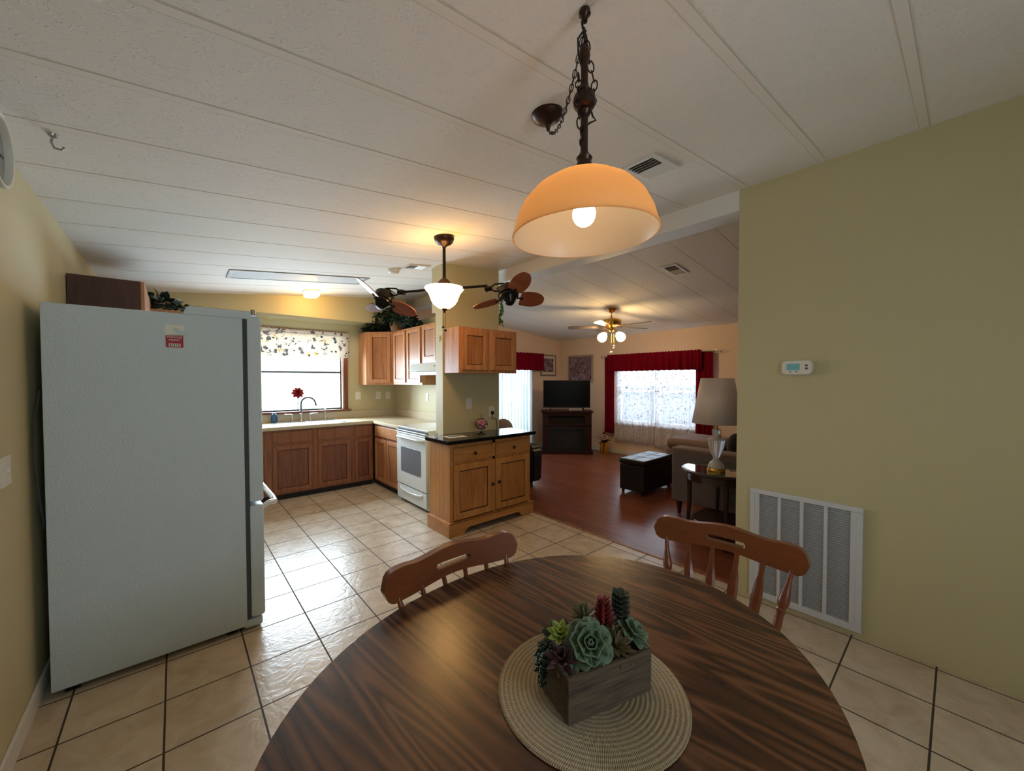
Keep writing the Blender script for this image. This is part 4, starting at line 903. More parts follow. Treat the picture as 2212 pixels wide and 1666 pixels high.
# ------------------------------------------------------------------ chairs
def crest_mb(HW=.287, zc_=.810, th=.030, y0_=.0, curv=.45):
    bm = bmesh.new(); N = 48; SH = .075
    def top(s): 
        a = abs(s)/HW
        base = .050+.014*math.cos(min(1, a/.55)*PI)*.5+.004
        if a > .55: base = .047+.006*math.sin((a-.55)/.45*PI)
        if a > .86: base *= math.sqrt(max(0.0, 1-((a-.86)/.14)**2))
        return base
    def bot(s):
        a = abs(s)/HW; b = .040-.006*math.cos(min(1, a/.7)*PI)
        if a > .84: b *= math.sqrt(max(0.0, 1-((a-.84)/.16)**2))
        return b
    cols = []
    ss = sorted({-HW+2*HW*i/N for i in range(N+1)} | {-SH, SH, -SH*.97, SH*.97, -SH*.9, SH*.9})
    for s_ in ss:
        tt, bb = top(s_), bot(s_)
        if tt < .004: tt = .002
        if bb < .004: bb = .002
        if abs(s_) <= SH+1e-9:
            h = .011*math.sqrt(max(0, 1-max(0, (abs(s_)-(SH-.011))/.011)**2)); lv = [-bb, .003-h, .003+h, tt]
        else: lv = [-bb, .003, .003, tt]
        row = []
        for z in lv:
            y = -curv*s_*s_ + z*.22
            row.append((bm.verts.new((s_, y0_+y, zc_+z)), bm.verts.new((s_*1.0, y0_+y+th, zc_+z))))
        cols.append((s_, row, abs(s_) < SH-1e-6))
    for (s0, a, ia), (s1, b, ib) in zip(cols, cols[1:]):
        slot = abs((s0+s1)/2) < SH
        for lo, hi in ((0, 1), (2, 3)):
            bm.faces.new((a[lo][0], b[lo][0], b[hi][0], a[hi][0])); bm.faces.new((a[lo][1], a[hi][1], b[hi][1], b[lo][1]))
        if slot:
            bm.faces.new((a[1][0], b[1][0], b[1][1], a[1][1])); bm.faces.new((a[2][0], a[2][1], b[2][1], b[2][0]))
        bm.faces.new((a[0][0], a[0][1], b[0][1], b[0][0])); bm.faces.new((a[3][0], b[3][0], b[3][1], a[3][1]))
    for row in (cols[0][1], cols[-1][1]):
        for lo, hi in ((0, 1), (2, 3)): bm.faces.new((row[lo][0], row[hi][0], row[hi][1], row[lo][1]))
    bmesh.ops.remove_doubles(bm, verts=bm.verts, dist=1e-5)
    bmesh.ops.recalc_face_normals(bm, faces=bm.faces)
    ed = [e for e in bm.edges if len(e.link_faces) == 2 and e.calc_face_angle(0) > 1.2]
    bmesh.ops.bevel(bm, geom=ed, offset=.005, segments=2, affect='EDGES', clamp_overlap=True)
    m = MB(); m.bm.free(); m.bm = bm; return m
def make_chair(label, loc, rz_):
    t = Thing('dining_chair', label, 'chair', (0, 0, 0), (0, 0, 0))
    t.part('seat', MB().prism([(-.20, -.21), (.20, -.21), (.225, -.12), (.215, .17), (.15, .215), (-.15, .215), (-.215, .17), (-.225, -.12)], .425, .455, 'z', b=.010), 'chair')
    for sx in (-1, 1):
        t.part('leg', MB().tube([(sx*.15, -.14, .43), (sx*.175, -.17, .25), (sx*.20, -.20, 0)], [.02, .022, .014], 12), 'chair')
        t.part('leg', MB().tube([(sx*.15, .14, .43), (sx*.175, .175, .25), (sx*.20, .215, 0)], [.02, .022, .014], 12), 'chair')
        t.part('stretcher', MB().tube([(sx*.185, -.18, .18), (sx*.185, 0, .18), (sx*.188, .188, .18)], [.010, .014, .010], 10), 'chair')
    t.part('stretcher', MB().tube([(-.185, 0, .18), (0, 0, .18), (.185, 0, .18)], [.010, .014, .010], 10), 'chair')
    cy = .285
    t.part('crest_rail', crest_mb(y0_=cy), 'chair')
    for i in range(6):
        u = -1+2*i/5; bx, by_ = u*.175, .165-.012*abs(u); tx = u*.235; ty_ = cy-.45*tx*tx+.010-.008; z0_, z1_ = .45, .780
        def pt(f): return Vector((bx+(tx-bx)*f, by_+(ty_-by_)*f, z0_+(z1_-z0_)*f))
        if i in (0, 5):
            prof = [(0, .009), (.12, .013), (.3, .015), (.45, .014), (.52, .012), (.56, .018), (.58, .012), (.61, .018), (.66, .020), (.74, .016), (.84, .010), (1, .008)]
            t.part('spindle', MB().tube([pt(f) for f, r_ in prof], [r_ for f, r_ in prof], 12), 'chair')
        else:
            m = MB(); rows = []
            for f, w_, th in [(0, .009, .009), (.18, .012, .010), (.38, .018, .009), (.60, .019, .008), (.72, .016, .008), (.82, .010, .009), (1, .009, .009)]:
                p = pt(f); rows.append([m.bm.verts.new(p+Vector(o)) for o in ((-w_, 0, 0), (-w_*.5, -th, 0), (w_*.5, -th, 0), (w_, 0, 0), (w_*.5, th, 0), (-w_*.5, th, 0))])
            for a, b in zip(rows, rows[1:]):
                for k_ in range(6): m.bm.faces.new((a[k_], a[(k_+1) % 6], b[(k_+1) % 6], b[k_]))
            m.bm.faces.new(rows[0][::-1]); m.bm.faces.new(rows[-1])
            t.part('spindle', m, 'chair')
    t.o.location = loc; t.o.rotation_euler = (0, 0, rz_); t.o['group'] = 'dining chairs around the oval table'
    return t
def place_for_crest(cx, cy, rz_):   # put the crest centre at (cx,cy)
    v = Matrix.Rotation(rz_, 2) @ Vector((0, .285+.01-.45*.04)); return (cx-v.x, cy-v.y, 0)
rz1 = math.radians(0.5); rz2 = math.radians(-83.7)
ch = make_chair('stained wooden spindle back chair between the island cabinet and the table, pushed in', place_for_crest(.172, -1.838, rz1), rz1)
c2 = copy_tree(ch.o); c2.location = place_for_crest(1.125, -2.42, rz2); c2.rotation_euler = (0, 0, rz2); c2['label'] = 'stained wooden spindle back chair at the right end of the table, by the wall grille'

# ------------------------------------------------------------------ pendant lamp over the table
pc = Vector((.318, -2.318, 0))
t = Thing('pendant_lamp', 'bronze pendant lamp with a lit amber glass dome hanging over the dining table', 'lamp', (pc.x, pc.y, 1.92))
tilt = Matrix.Rotation(-.035, 4, 'Y')
sh = t.part('shade', MB().lathe([(.020, .172), (.06, .168), (.105, .153), (.145, .127), (.178, .091), (.199, .048), (.207, .017), (.213, 0), (.213, -.004), (.209, -.004)], n=72).xf(tilt), 'amber')
t.part('liner', MB().lathe([(.209, -.004), (.203, .015), (.194, .046), (.173, .087), (.141, .122), (.102, .147), (.058, .162), (.020, .166)], n=72).xf(tilt), 'frost', sh, label='frosted pale inner face')
t.part('rod', MB().lathe([(0, .165), (.030, .165), (.033, .18), (.02, .215), (.024, .225), (.016, .235), (.011, .245), (.011, .345), (.016, .35), (.02, .36), (.014, .366), (.03, .375), (.034, .39), (.030, .405), (.014, .412), (.02, .42), (.012, .43), (.0105, .44), (.0105, .50), (.017, .52), (.014, .54), (.006, .55), (0, .56)], n=24), 'bronze')
t.part('bulb', MB().sphere((0, 0, .062), .034, 1, 1, 1.08, 20, 14).lathe([(0, .09), (.014, .09), (.014, .11), (0, .11)], n=12), 'bulb')
t.part('socket', MB().lathe([(0, .10), (.018, .10), (.018, .14), (.012, .165), (0, .165)], n=16), 'bronze')
def chain(m, pts, L=.028, w=.008, r_=.0022):
    pts = [Vector(p) for p in pts]; seg = [(pts[i+1]-pts[i]).length for i in range(len(pts)-1)]; tot = sum(seg); n_ = max(2, int(tot/(L*.78)))
    def at(s_):
        for i, l_ in enumerate(seg):
            if s_ <= l_ or i == len(seg)-1: return pts[i].lerp(pts[i+1], min(1, s_/l_)), (pts[i+1]-pts[i]).normalized()
            s_ -= l_
    for k_ in range(n_):
        c, d = at((k_+.5)/n_*tot); e = d.orthogonal().normalized(); e = (Matrix.Rotation(PI/2*(k_ % 2)+.3, 3, d) @ e)
        loop = [c+d*(L/2*math.cos(a))+e*(w*math.sin(a)) for a in [2*PI*j/12 for j in range(12)]]
        m.tube(loop, r_, 5, closed=True)
    return m
# chain: local coords of lamp; hook above at local z = .65
hz = zc(.318)-1.92
ch1 = chain(MB(), [(0, 0, hz-.055), (0, 0, .55)], L=.03)
t.part('hanging_chain', ch1, 'bronze')
cm = chain(MB(), [(0, 0, hz-.06), (.02, 0, hz-.13), (.035, -.01, hz-.20), (.028, -.01, hz-.26), (.012, 0, hz-.30)], L=.034, w=.009)
chain(cm, [(.008, 0, hz-.07), (.014, .01, hz-.17), (.02, .01, hz-.24), (.008, .01, hz-.29)], L=.03, w=.008)
chain(cm, [(-.012, .012, .47), (-.028, .0, .42), (-.03, 0, .36), (-.02, 0, .32), (-.012, 0, .28), (.008, 0, .24), (-.016, 0, .205)], L=.034, w=.009)
t.part('looped_chain', cm, 'bronze')
t.part('cord', MB().tube([(.006, .006, hz-.05), (-.03, 0, hz-.10), (-.028, 0, hz-.14), (.0, .01, hz-.16), (.02, .012, hz-.22), (.04, 0, hz-.29), (.055, 0, hz-.295), (.045, .01, hz-.30), (.01, .014, hz-.33), (.012, .012, .30)], .003, 6), 'black')
solo('ceiling_hook', MB().lathe([(0, 0), (.016, -.002), (.018, -.014), (.010, -.022), (.008, -.035), (0, -.036)], (pc.x, pc.y, zc(pc.x)), 16).tube([(pc.x, pc.y, zc(pc.x)-.03), (pc.x-.012, pc.y, zc(pc.x)-.042), (pc.x-.008, pc.y, zc(pc.x)-.058), (pc.x+.006, pc.y, zc(pc.x)-.06)], .0035, 7), 'bronze', 'bronze swag hook in the ceiling carrying the pendant lamp chain', 'hook', (pc.x, pc.y, zc(pc.x)))
# canopy with swag chain
cc = Vector((.588, -1.909, zc(.588)))
t = Thing('ceiling_canopy', 'dark bronze ceiling canopy feeding the swag chain of the pendant lamp', 'canopy', cc, (0, -.11, 0))
t.part('cup', MB().lathe([(0, 0), (.066, 0), (.067, -.008), (.058, -.022), (.04, -.034), (.022, -.040), (.012, -.046), (.008, -.06), (0, -.062)], n=36), 'bronze')
hk = Vector((pc.x, pc.y, zc(pc.x)-.055)); A_ = Vector((cc.x, cc.y, cc.z-.06))
pts = [A_]
for k_ in range(1, 13):
    f = k_/12; p = A_.lerp(hk, f); p.z -= .24*4*f*(1-f)*(1-.35*f)*.55; pts.append(p)
solo('swag_chain', chain(MB(), pts, L=.026, w=.0065, r_=.0018).tube(pts, .0016, 5), 'bronze', 'thin dark swag chain draped between the ceiling canopy and the hook', 'chain', (cc.x, cc.y, cc.z-.2))

# ------------------------------------------------------------------ double-headed fan
fx, fy = 1.066, -.30; fzc = zc(fx)
t = Thing('twin_head_fan', 'bronze twin headed ceiling fan with a lit glass bowl light in the middle', 'ceiling fan', (fx, fy, fzc))
def L(z): return z-fzc
t.part('canopy', MB().lathe([(0, .006), (.080, .006), (.082, -.02), (.07, -.045), (.055, -.06), (.03, -.07), (.016, -.085), (0, -.086)], n=36), 'bronze')
t.part('downrod', MB().lathe([(.0, -.08), (.013, -.08), (.013, L(2.31)), (0, L(2.31))], n=16), 'blackmetal')
t.part('hub', MB().lathe([(0, L(2.325)), (.022, L(2.32)), (.05, L(2.29)), (.062, L(2.25)), (.064, L(2.215)), (0, L(2.215))], n=32), 'bronze')
t.part('bowl_shade', MB().lathe([(.0, L(2.232)), (.135, L(2.235)), (.155, L(2.244)), (.158, L(2.238)), (.150, L(2.224)), (.132, L(2.205)), (.118, L(2.175)), (.106, L(2.14)), (.085, L(2.108)), (.05, L(2.082)), (0, L(2.072))], n=48), 'bowlshade')
t.part('finial', MB().lathe([(0, L(2.078)), (.026, L(2.075)), (.022, L(2.064)), (.01, L(2.055)), (.006, L(2.04)), (0, L(2.038))], n=20), 'bronze')
t.part('pull_chain', MB().tube([(.008, 0, L(2.06)), (.008, 0, L(1.90))], .0018, 5).sphere((.008, 0, L(1.90)), .012).tube([(-.012, .0, L(2.06)), (-.012, 0, L(1.93))], .0018, 5).sphere((-.012, 0, L(1.925)), .011), 'bronze')
adir = Vector((-.64, .77, 0)).normalized()
def head(sgn, blades, tiltv):
    base = adir*sgn
    hc = base*.53+Vector((0, 0, L(2.175)))
    z0_ = L(2.235)
    a = t.part('arm', MB().tube([base*.05+Vector((0, 0, z0_)), base*.36+Vector((0, 0, z0_-.012*sgn))], .011, 10).tube([base*.34+Vector((0, 0, z0_-.02)), base*.36+Vector((0, 0, z0_-.012)), base*.40+Vector((0, 0, z0_-.01))], .022, 12), 'blackmetal')
    sd = base.cross(Vector((0, 0, 1)))
    for dz_ in (.02, -.035):
        a2 = t.part('yoke', MB().tube([base*.37+Vector((0, 0, z0_-.01)), base*.42+Vector((0, 0, z0_+dz_)), base*.49+Vector((0, 0, z0_+dz_+.005)), hc+Vector((0, 0, .03+dz_))], .007, 8), 'blackmetal', a)
    ax = Vector(tiltv).normalized(); R_ = Vector((0, 0, 1)).rotation_difference(ax).to_matrix().to_4x4(); Mx = Matrix.Translation(hc) @ R_
    h = t.part('motor', MB().lathe([(0, .095), (.030, .092), (.038, .07), (.042, .062), (.072, .055), (.084, .038), (.086, -.012), (.074, -.022), (.074, -.034), (.056, -.05), (.044, -.075), (.03, -.092), (0, -.096)], n=32).xf(Mx), 'blackmetal')
    t.part('loop_wire', MB().tube([hc+Vector((0, 0, .05)), hc-base*.02+Vector((0, 0, .085)), hc-base*.06+Vector((0, 0, .07)), hc-base*.10+Vector((0, 0, .04))], .004, 6).xf(Matrix.Identity(4)), 'black', h)
    for ang_ in blades:
        bl = MB(); n_ = 14; pr = []
        for k_ in range(n_+1):
            f = k_/n_; x = .095+.205*f; w_ = .07*math.sqrt(max(0, 1-((f-.42)/(.60 if f > .42 else .75))**2)); pr.append((x, max(w_, .004)))
        poly = [(x, w_) for x, w_ in pr]+[(x, -w_) for x, w_ in pr[::-1]]
        bl.prism(poly, -.003, .003, 'z'); bl.xf(Matrix.Rotation(-.30, 4, 'X')); bl.xf(Mx @ Matrix.Translation((0, 0, -.035)) @ Matrix.Rotation(math.radians(ang_), 4, 'Z'))
        b_ = t.part('blade', bl, 'bladeb')
        ir = MB().tube([(.035, 0, 0), (.08, 0, 0), (.115, 0, 0)], [.006, .006, .014], 8); ir.xf(Mx @ Matrix.Translation((0, 0, -.035)) @ Matrix.Rotation(math.radians(ang_), 4, 'Z')); t.part('blade_iron', ir, 'blackmetal', b_)
head(1, (-38, 85, 205), (.45, .07, .87))
head(-1, (-20, 125, 258), (.15, .39, .9))

# ------------------------------------------------------------------ brass living room fan
gx, gy = 4.485, .455; gz = zc(gx)
t = Thing('ceiling_fan', 'brass ceiling fan with lit tulip shades hanging in the living room', 'ceiling fan', (gx, gy, gz))
def G(z): return z-gz
t.part('canopy', MB().lathe([(0, .008), (.07, .004), (.072, -.012), (.05, -.045), (.025, -.06), (0, -.062)], n=30), 'brass')
t.part('downrod', MB().lathe([(0, -.05), (.011, -.05), (.011, G(2.46)), (.02, G(2.45)), (.02, G(2.43)), (0, G(2.43))], n=14), 'brass')
t.part('motor', MB().lathe([(0, G(2.432)), (.10, G(2.43)), (.142, G(2.415)), (.146, G(2.40)), (.146, G(2.345)), (.135, G(2.325)), (.07, G(2.305)), (.045, G(2.30)), (.045, G(2.255)), (.03, G(2.235)), (0, G(2.23))], n=40), 'brass')
bd = math.atan2(-.143-.955, 4.806-4.055)
for k_ in range(5):
    a = bd+PI+2*PI*k_/5
    poly = [(.20, -.045), (.62, -.065), (.655, -.05), (.665, 0), (.655, .05), (.62, .065), (.20, .045)]
    bl = MB().prism(poly, -.003, .003, 'z', b=.001); bl.xf(Matrix.Rotation(.22, 4, 'X')); bl.xf(Matrix.Translation((0, 0, G(2.315))) @ Matrix.Rotation(a, 4, 'Z')); b_ = t.part('blade', bl, 'bladeg')
    ir = MB().prism([(.11, -.018), (.19, -.03), (.235, -.02), (.235, .02), (.19, .03), (.11, .018)], -.007, -.003, 'z', b=.001); ir.xf(Matrix.Translation((0, 0, G(2.315))) @ Matrix.Rotation(a, 4, 'Z')); t.part('blade_iron', ir, 'brass', b_)
cdir = Vector((-.609-gx, -3.054-gy, 0)).normalized(); side = Vector((-cdir.y, cdir.x, 0))
for k_ in range(2):
    a = math.atan2(side.y, side.x)+k_*PI
    d = Vector((math.cos(a), math.sin(a), 0)); p0 = Vector((0, 0, G(2.24))); ax = (d*.62+Vector((0, 0, -.8))).normalized()
    arm_ = t.part('light_arm', MB().tube([p0, p0+d*.05+Vector((0, 0, .01)), p0+d*.085+Vector((0, 0, -.02))], .009, 8).lathe([(0, 0), (.022, 0), (.026, .02), (0, .022)], p0+d*.08+Vector((0, 0, -.015)), 14, axis=ax), 'brass')
    t.part('tulip_shade', MB().lathe([(.022, .0), (.05, .03), (.068, .07), (.070, .10), (.056, .135), (.03, .152), (0, .158)], p0+d*.085+Vector((0, 0, -.022)), 24, axis=ax), 'tulip', arm_)
t.part('pull_chain', MB().tube([(0, 0, G(2.235)), (0, 0, G(1.93))], .0015, 5).tube([(.02, -.03, G(2.235)), (.02, -.03, G(1.99))], .0015, 5), 'brass')
t.part('pull_fob', MB().sphere((0, 0, G(1.915)), .022).sphere((.02, -.03, G(1.98)), .014).sphere((.02, -.03, G(2.02)), .014), 'crystal')

# ------------------------------------------------------------------ ceiling fixtures
def register(name_, label, x, y, slope, lx_, ly_):
    t = Thing(name_, label, 'vent', (x, y, zc(x)), (0, slope, 0))
    a, b = lx_/2, ly_/2
    t.part('frame', MB().box(-a, a, -b, -b+.025, -.010, .0, .002).box(-a, a, b-.025, b, -.010, .0, .002).box(-a, -a+.028, -b+.025, b-.025, -.010, 0, .002).box(a-.028, a, -b+.025, b-.025, -.010, 0, .002), 'white')
    t.part('duct', MB().box(-a+.025, a-.025, -b+.022, b-.022, -.001, 0.0), 'voidb')
    for k_ in range(8):
        xx = -a+.045+k_*(lx_-.09)/7; s_ = 1 if k_ > 3 else -1
        m = MB().box(-.011, .011, -b+.025, b-.025, -.0006, .0006); m.xf(Matrix.Translation((xx, 0, -.009)) @ Matrix.Rotation(.7*s_, 4, 'Y')); t.part('louvre', m, 'white')
    return t
al = math.atan(SL)
register('ceiling_vent', 'white ceiling register above and right of the pendant lamp shade', 1.46, -1.885, -al, .29, .20)
register('ceiling_vent', 'small white ceiling register beside the wing wall, over the kitchen', 1.33, .69, -al, .25, .17)
register('ceiling_vent', 'white ceiling register over the living room, beyond the beam', 3.53, -1.01, al, .31, .17)
t = Thing('ceiling_light', 'long recessed fluorescent ceiling light, switched off, over the kitchen', 'light', (.44, 1.53, zc(.44)), (0, -al, 0))
t.part('frame', MB().box(-.655, .655, -.182, -.165, -.010, 0, .002).box(-.655, .655, .165, .182, -.010, 0, .002).box(-.655, -.615, -.165, .165, -.010, 0, .002).box(.615, .655, -.165, .165, -.010, 0, .002), 'lightframe')
t.part('diffuser', MB().box(-.615, .615, -.165, .165, -.006, -.001), 'diffuser')
t = Thing('ceiling_light', 'small lit square dome ceiling light above the kitchen sink', 'light', (.703, 2.271, zc(.703)), (0, -al, 0))
t.part('base', MB().box(-.09, .09, -.09, .09, -.014, 0, .006), 'white')
t.part('dome', MB().box(-.082, .082, -.082, .082, -.085, -.014, .035, 4), 'dome')
t = Thing('smoke_detector', 'round white smoke detector on the kitchen ceiling beside the small register', 'detector', (1.167, .886, zc(1.167)), (0, -al, 0))
t.part('base', MB().lathe([(0, 0), (.066, 0), (.066, -.012), (0, -.012)], n=28), 'white_plastic'); t.part('cover', MB().lathe([(0, -.012), (.058, -.012), (.056, -.03), (.04, -.042), (0, -.044)], n=28), 'white_plastic')
hx, hy = -.948, -.767; hz_ = zc(hx)
t = Thing('ceiling_hook', 'small tarnished plant hook in the ceiling near the clock', 'hook', (hx, hy, hz_))
t.part('plate', MB().lathe([(0, 0), (.014, 0), (.012, -.008), (0, -.01)], n=14), 'silver')
t.part('hook', MB().tube([(0, 0, -.008), (-.004, 0, -.03), (.004, 0, -.05), (.022, 0, -.05), (.03, 0, -.038)], .004, 7), 'silver')

# ------------------------------------------------------------------ wall things
t = Thing('thermostat', 'white digital thermostat with cyan display on the right wall', 'thermostat', (2.36, -2.386, 1.567))
def rr_poly(w_, h_, r_, n_=6):
    out = []
    for cx, cy, a0 in ((w_-r_, h_-r_, 0), (-w_+r_, h_-r_, PI/2), (-w_+r_, -h_+r_, PI), (w_-r_, -h_+r_, 3*PI/2)):
        for k_ in range(n_+1):
            a = a0+PI/2*k_/n_; out.append((cx+r_*math.cos(a), cy+r_*math.sin(a)))
    return out
t.part('body', MB().prism(rr_poly(.080, .043, .025), -.028, 0, 'x', b=.004), 'white_plastic')
t.part('display', MB().prism(rr_poly(.034, .020, .003), -.030, -.0275, 'x').move((0, .018, .004)), 'lcd')
t.part('button', MB().prism(rr_poly(.007, .006, .005), -.0305, -.0275, 'x').move((0, -.050, .012)), 'button'); t.part('button', MB().prism(rr_poly(.007, .006, .005), -.0305, -.0275, 'x').move((0, -.050, -.006)), 'button')
t.part('button', MB().prism(rr_poly(.005, .003, .0025), -.0305, -.0275, 'x').move((0, .032, -.026)), 'button'); t.part('button', MB().prism(rr_poly(.005, .003, .0025), -.0305, -.0275, 'x').move((0, .0, -.026)), 'button')
# return grille
gy0, gy1, gz0, gz1 = -2.708, -2.133, .030, .756
t = Thing('return_grille', 'large white louvred return air grille low on the right wall', 'grille', (2.36, (gy0+gy1)/2, gz0), world=True)
X1, X0 = 2.3625, 2.345
t.part('frame', MB().box(X0, X1, gy0, gy1, gz1-.03, gz1, .003).box(X0, X1, gy0, gy1, gz0, gz0+.04, .003).box(X0, X1, gy0, gy0+.030, gz0+.04, gz1-.03, .003).box(X0, X1, gy1-.030, gy1, gz0+.04, gz1-.03, .003), 'grille')
span = gy1-gy0-.10; cw = span/4
mm = MB(); mm.box(X0+.002, X1, gy0+.030, gy0+.055, gz0+.04, gz1-.03).box(X0+.002, X1, gy1-.055, gy1-.030, gz0+.04, gz1-.03)
for k_ in range(1, 4): yy = gy0+.05+cw*k_; mm.box(X0+.002, X1, yy-.009, yy+.009, gz0+.04, gz1-.03)
t.part('mullions', mm, 'grille')
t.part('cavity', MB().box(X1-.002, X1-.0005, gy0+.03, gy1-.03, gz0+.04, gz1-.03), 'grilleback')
sl = MB(); nz = 46
for k_ in range(nz):
    z = gz0+.05+k_*(gz1-gz0-.09)/(nz-1)
    m = MB(); m.box(-.0045, .0045, gy0+.055, gy1-.055, -.0006, .0006); m.xf(Matrix.Translation((X0+.0085, 0, z)) @ Matrix.Rotation(.75, 4, 'Y')); me = bpy.data.meshes.new('t'); m.bm.to_mesh(me); m.bm.free(); sl.bm.from_mesh(me); bpy.data.meshes.remove(me)
t.part('louvres', sl, 'grille')
# clock
t = Thing('wall_clock', 'round grey faced wall clock cut off at the left edge of the photo', 'clock', (LX, -.955, 2.262))
t.part('case', MB().lathe([(.122, 0), (.124, .078), (.120, .086), (.112, .086), (.108, .080), (.108, .06), (.108, 0)], (0, 0, 0), 56, axis=(1, 0, 0)), 'white_plastic')
t.part('face', MB().lathe([(0, .06), (.109, .06), (.109, .066), (0, .066)], (0, 0, 0), 48, axis=(1, 0, 0)), 'clockface')
t.part('hand', MB().box(.068, .070, -.002, .08, -.003, .003), 'black'); t.part('hand', MB().box(.070, .072, -.003, .003, -.002, .055), 'black')
def plate(name_, label, cat, loc, rz_, kind='outlet', w_=.038, h_=.058):
    t = Thing(name_, label, cat, loc, (0, 0, rz_))
    t.part('cover_plate', MB().prism(rr_poly(w_, h_, .006), -.006, 0, 'y', b=.0015), 'white_plastic')
    if kind == 'outlet':
        for z in (-.02, .02):
            s_ = t.part('socket', MB().prism(rr_poly(.014, .013, .008), -.008, -.005, 'y').move((0, 0, z)), 'white'); t.part('slots', MB().box(-.007, -.005, -.009, -.0078, z-.004, z+.006).box(.005, .007, -.009, -.0078, z-.004, z+.006), 'button', s_)
    else:
        t.part('toggle', MB().box(-.004, .004, -.016, -.005, -.004, .012, .001), 'white')
    return t
plate('light_switch', 'white switch plate on the sink wall, nearest the window', 'switch', (1.548, GY, 1.255), 0, 'switch', .042)
plate('wall_outlet', 'white outlet on the sink wall, under the diagonal corner cabinet', 'outlet', (1.872, GY, 1.255), 0)
plate('wall_outlet', 'white outlet on the sink wall, closest to the inner corner', 'outlet', (2.035, GY, 1.25), 0)
plate('wall_outlet', 'white outlet on the partition wall left of the range hood', 'outlet', (2.17, 2.0, 1.25), -PI/2)
plate('light_switch', 'white switch plate on the wing wall above the black countertop', 'switch', (1.845, .48, 1.235), 0, 'switch')
plate('wall_outlet', 'cream outlet with a plugged cord at the right side of the wing wall', 'outlet', (2.16, .48, 1.13), 0)
plate('light_switch', 'white double switch plate on the left wall below the clock, cut by the photo edge', 'switch', (LX, -.645, 1.14), PI/2, 'switch', .058, .058)
solo('appliance_cord', MB().box(2.145, 2.175, .448, .474, 1.10, 1.135, .004).tube([(2.16, .455, 1.10), (2.14, .445, 1.06), (2.165, .44, 1.045), (2.20, .445, 1.05), (2.215, .45, 1.02), (2.215, .45, .93)], .004, 6), 'black', 'black cord and plug running down the wing wall outlet to the countertop', 'cord', (2.16, .455, .93))
t = Thing('towel_hook', 'clear adhesive hook on the kitchen edge of the wing wall', 'hook', (1.515, .55, 1.93))
t.part('plate', MB().prism(rr_poly(.018, .03, .016), -.008, 0, 'x', b=.002), 'white_plastic'); t.part('prong', MB().tube([(-.006, 0, -.005), (-.03, 0, -.012), (-.035, 0, .005)], .005, 7).tube([(-.006, 0, .01), (-.05, .0, .022)], .004, 7), 'white_plastic')

# ------------------------------------------------------------------ things on the black countertop
t = Thing('candy_dish', 'clear glass footed candy dish with lid holding pink candies on the black countertop', 'dish', (1.85, .26, .922))
t.part('foot', MB().lathe([(0, 0), (.045, 0), (.046, .004), (.02, .015), (.010, .03), (.012, .045), (0, .046)], n=28), 'bowlglass')
t.part('bowl', MB().lathe([(.012, .045), (.04, .055), (.062, .08), (.068, .11), (.066, .112), (.059, .082), (.038, .058), (.012, .049)], n=32, flute=8, fl=.04), 'bowlglass')
t.part('lid', MB().lathe([(.068, .112), (.06, .135), (.035, .158), (.012, .168), (.008, .18), (.016, .192), (.014, .208), (0, .214)], n=32), 'bowlglass')
rnd = random.Random(3)
for i in range(26):
    a = rnd.uniform(0, 2*PI); r_ = rnd.uniform(0, .044); z = rnd.uniform(.07, .14)
    cd = MB().sphere((0, 0, 0), .015, 1, 1, .8, 10, 7).move((math.cos(a)*r_, math.sin(a)*r_, z)).build('candy', MAT['candy']); cd.location = (1.85, .26, .922)
    settag(cd, 'pink wrapped candy inside the glass candy dish', 'candy', 'candies in the glass dish')
t = Thing('leaflet', 'cream leaflet with a dark photo strip lying on the black countertop', 'leaflet', (1.53, .27, .9225), (0, 0, -.06))
t.part('sheet', MB().box(-.10, .10, -.075, .075, 0, .002), 'paper'); t.part('photo_strip', MB().box(-.075, .075, -.02, .04, .0021, .0026), 'gasket')
t = Thing('salt_shaker', 'tiny white shaker at the left back corner of the black countertop', 'shaker', (1.40, .42, .922))
t.part('jar', MB().lathe([(0, 0), (.016, 0), (.017, .02), (0, .02)], n=16), 'bowlglass'); t.part('cap', MB().lathe([(0, .02), (.018, .02), (.016, .036), (0, .038)], n=16), 'white_plastic')

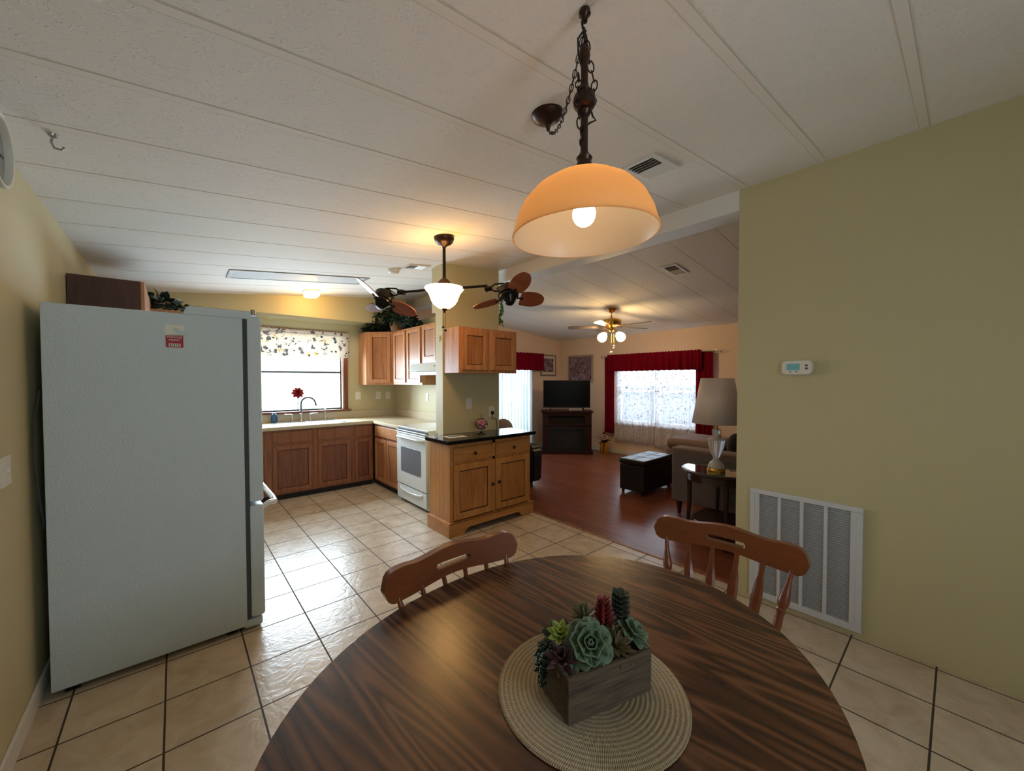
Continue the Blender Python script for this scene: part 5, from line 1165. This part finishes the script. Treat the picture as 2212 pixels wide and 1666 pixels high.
# ------------------------------------------------------------------ greenery
def ivy(name_, label, loc, pts, n_, ln, mat_, seed, basket=None):
    rnd = random.Random(seed); t = Thing(name_, label, 'plant', loc)
    lf = MB(); st = MB()
    for i in range(n_):
        c, rx, ry, rz__ = rnd.choice(pts); 
        th, ph = rnd.uniform(0, 2*PI), math.acos(rnd.uniform(-.4, 1)); rr_ = rnd.uniform(.55, 1)
        o = Vector((math.cos(th)*math.sin(ph)*rx*rr_, math.sin(th)*math.sin(ph)*ry*rr_, math.cos(ph)*rz__*rr_)); p = Vector(c)+o
        d = (o.normalized()+Vector((rnd.uniform(-.7, .7), rnd.uniform(-.7, .7), rnd.uniform(-.9, .3)))).normalized()
        if p.z < .012: p.z = .012+rnd.uniform(0, .02)
        if p.z < .07 and d.z < -.1: d.z = .05
        lf.leaf(p, d, (rnd.uniform(-.5, .5), rnd.uniform(-.5, .5), 1), ln*rnd.uniform(.7, 1.2), ln*.7*rnd.uniform(.8, 1.2), .15, .2)
        if i % 9 == 0: st.tube([Vector((c[0], c[1], .03)), Vector(c)+o*.5, p], .002, 4)
    t.part('foliage', lf, mat_); t.part('stems', st, 'greend')
    if basket: t.part('basket', MB().lathe([(0, 0), (.10, 0), (.12, .05), (.13, .13), (.12, .13), (.11, .05), (0, .02)], (basket[0], basket[1], 0), 24), 'basket')
    return t
ivy('ivy_plant', 'bushy dark artificial ivy in a basket on top of the corner wall cabinets', (1.9, 2.45, 2.217), [((-.04, .08, .20), .24, .24, .22), ((.0, .05, .20), .16, .16, .17), ((.02, -.2, .15), .16, .22, .20), ((-.12, .25, .08), .2, .15, .12), ((.05, -.42, .08), .12, .15, .10), ((-.2, .34, .03), .14, .08, .05)], 760, .075, 'greend', 21, (.02, -.05))
ivy('ivy_plant', 'dark ivy on the wall cabinet behind the refrigerator', (-.72, 1.75, 2.122), [((0, 0, .06), .14, .16, .09), ((.06, -.05, .04), .15, .15, .06)], 150, .075, 'greend', 22)
t = Thing('trailing_ivy', 'light green ivy strand trailing down the right edge of the wing wall', 'plant', (2.30, .50, 2.12), world=False)
lf = MB(); st = MB(); rnd = random.Random(5)
path = [Vector((-.008, .0, .34)), Vector((.01, -.005, .27)), Vector((.016, -.008, .2)), Vector((.008, 0, .12)), Vector((.02, 0, .04))]
st.tube(path, .002, 5)
for i in range(20):
    f = i/19*(len(path)-1); k_ = min(int(f), len(path)-2); p = path[k_].lerp(path[k_+1], f-k_); a = rnd.uniform(0, 2*PI)
    lf.leaf(p, (math.cos(a), math.sin(a), -.9), (math.cos(a), math.sin(a), .6), .062, .046)
t.part('foliage', lf, 'greenm'); t.part('stem', st, 'greenm')
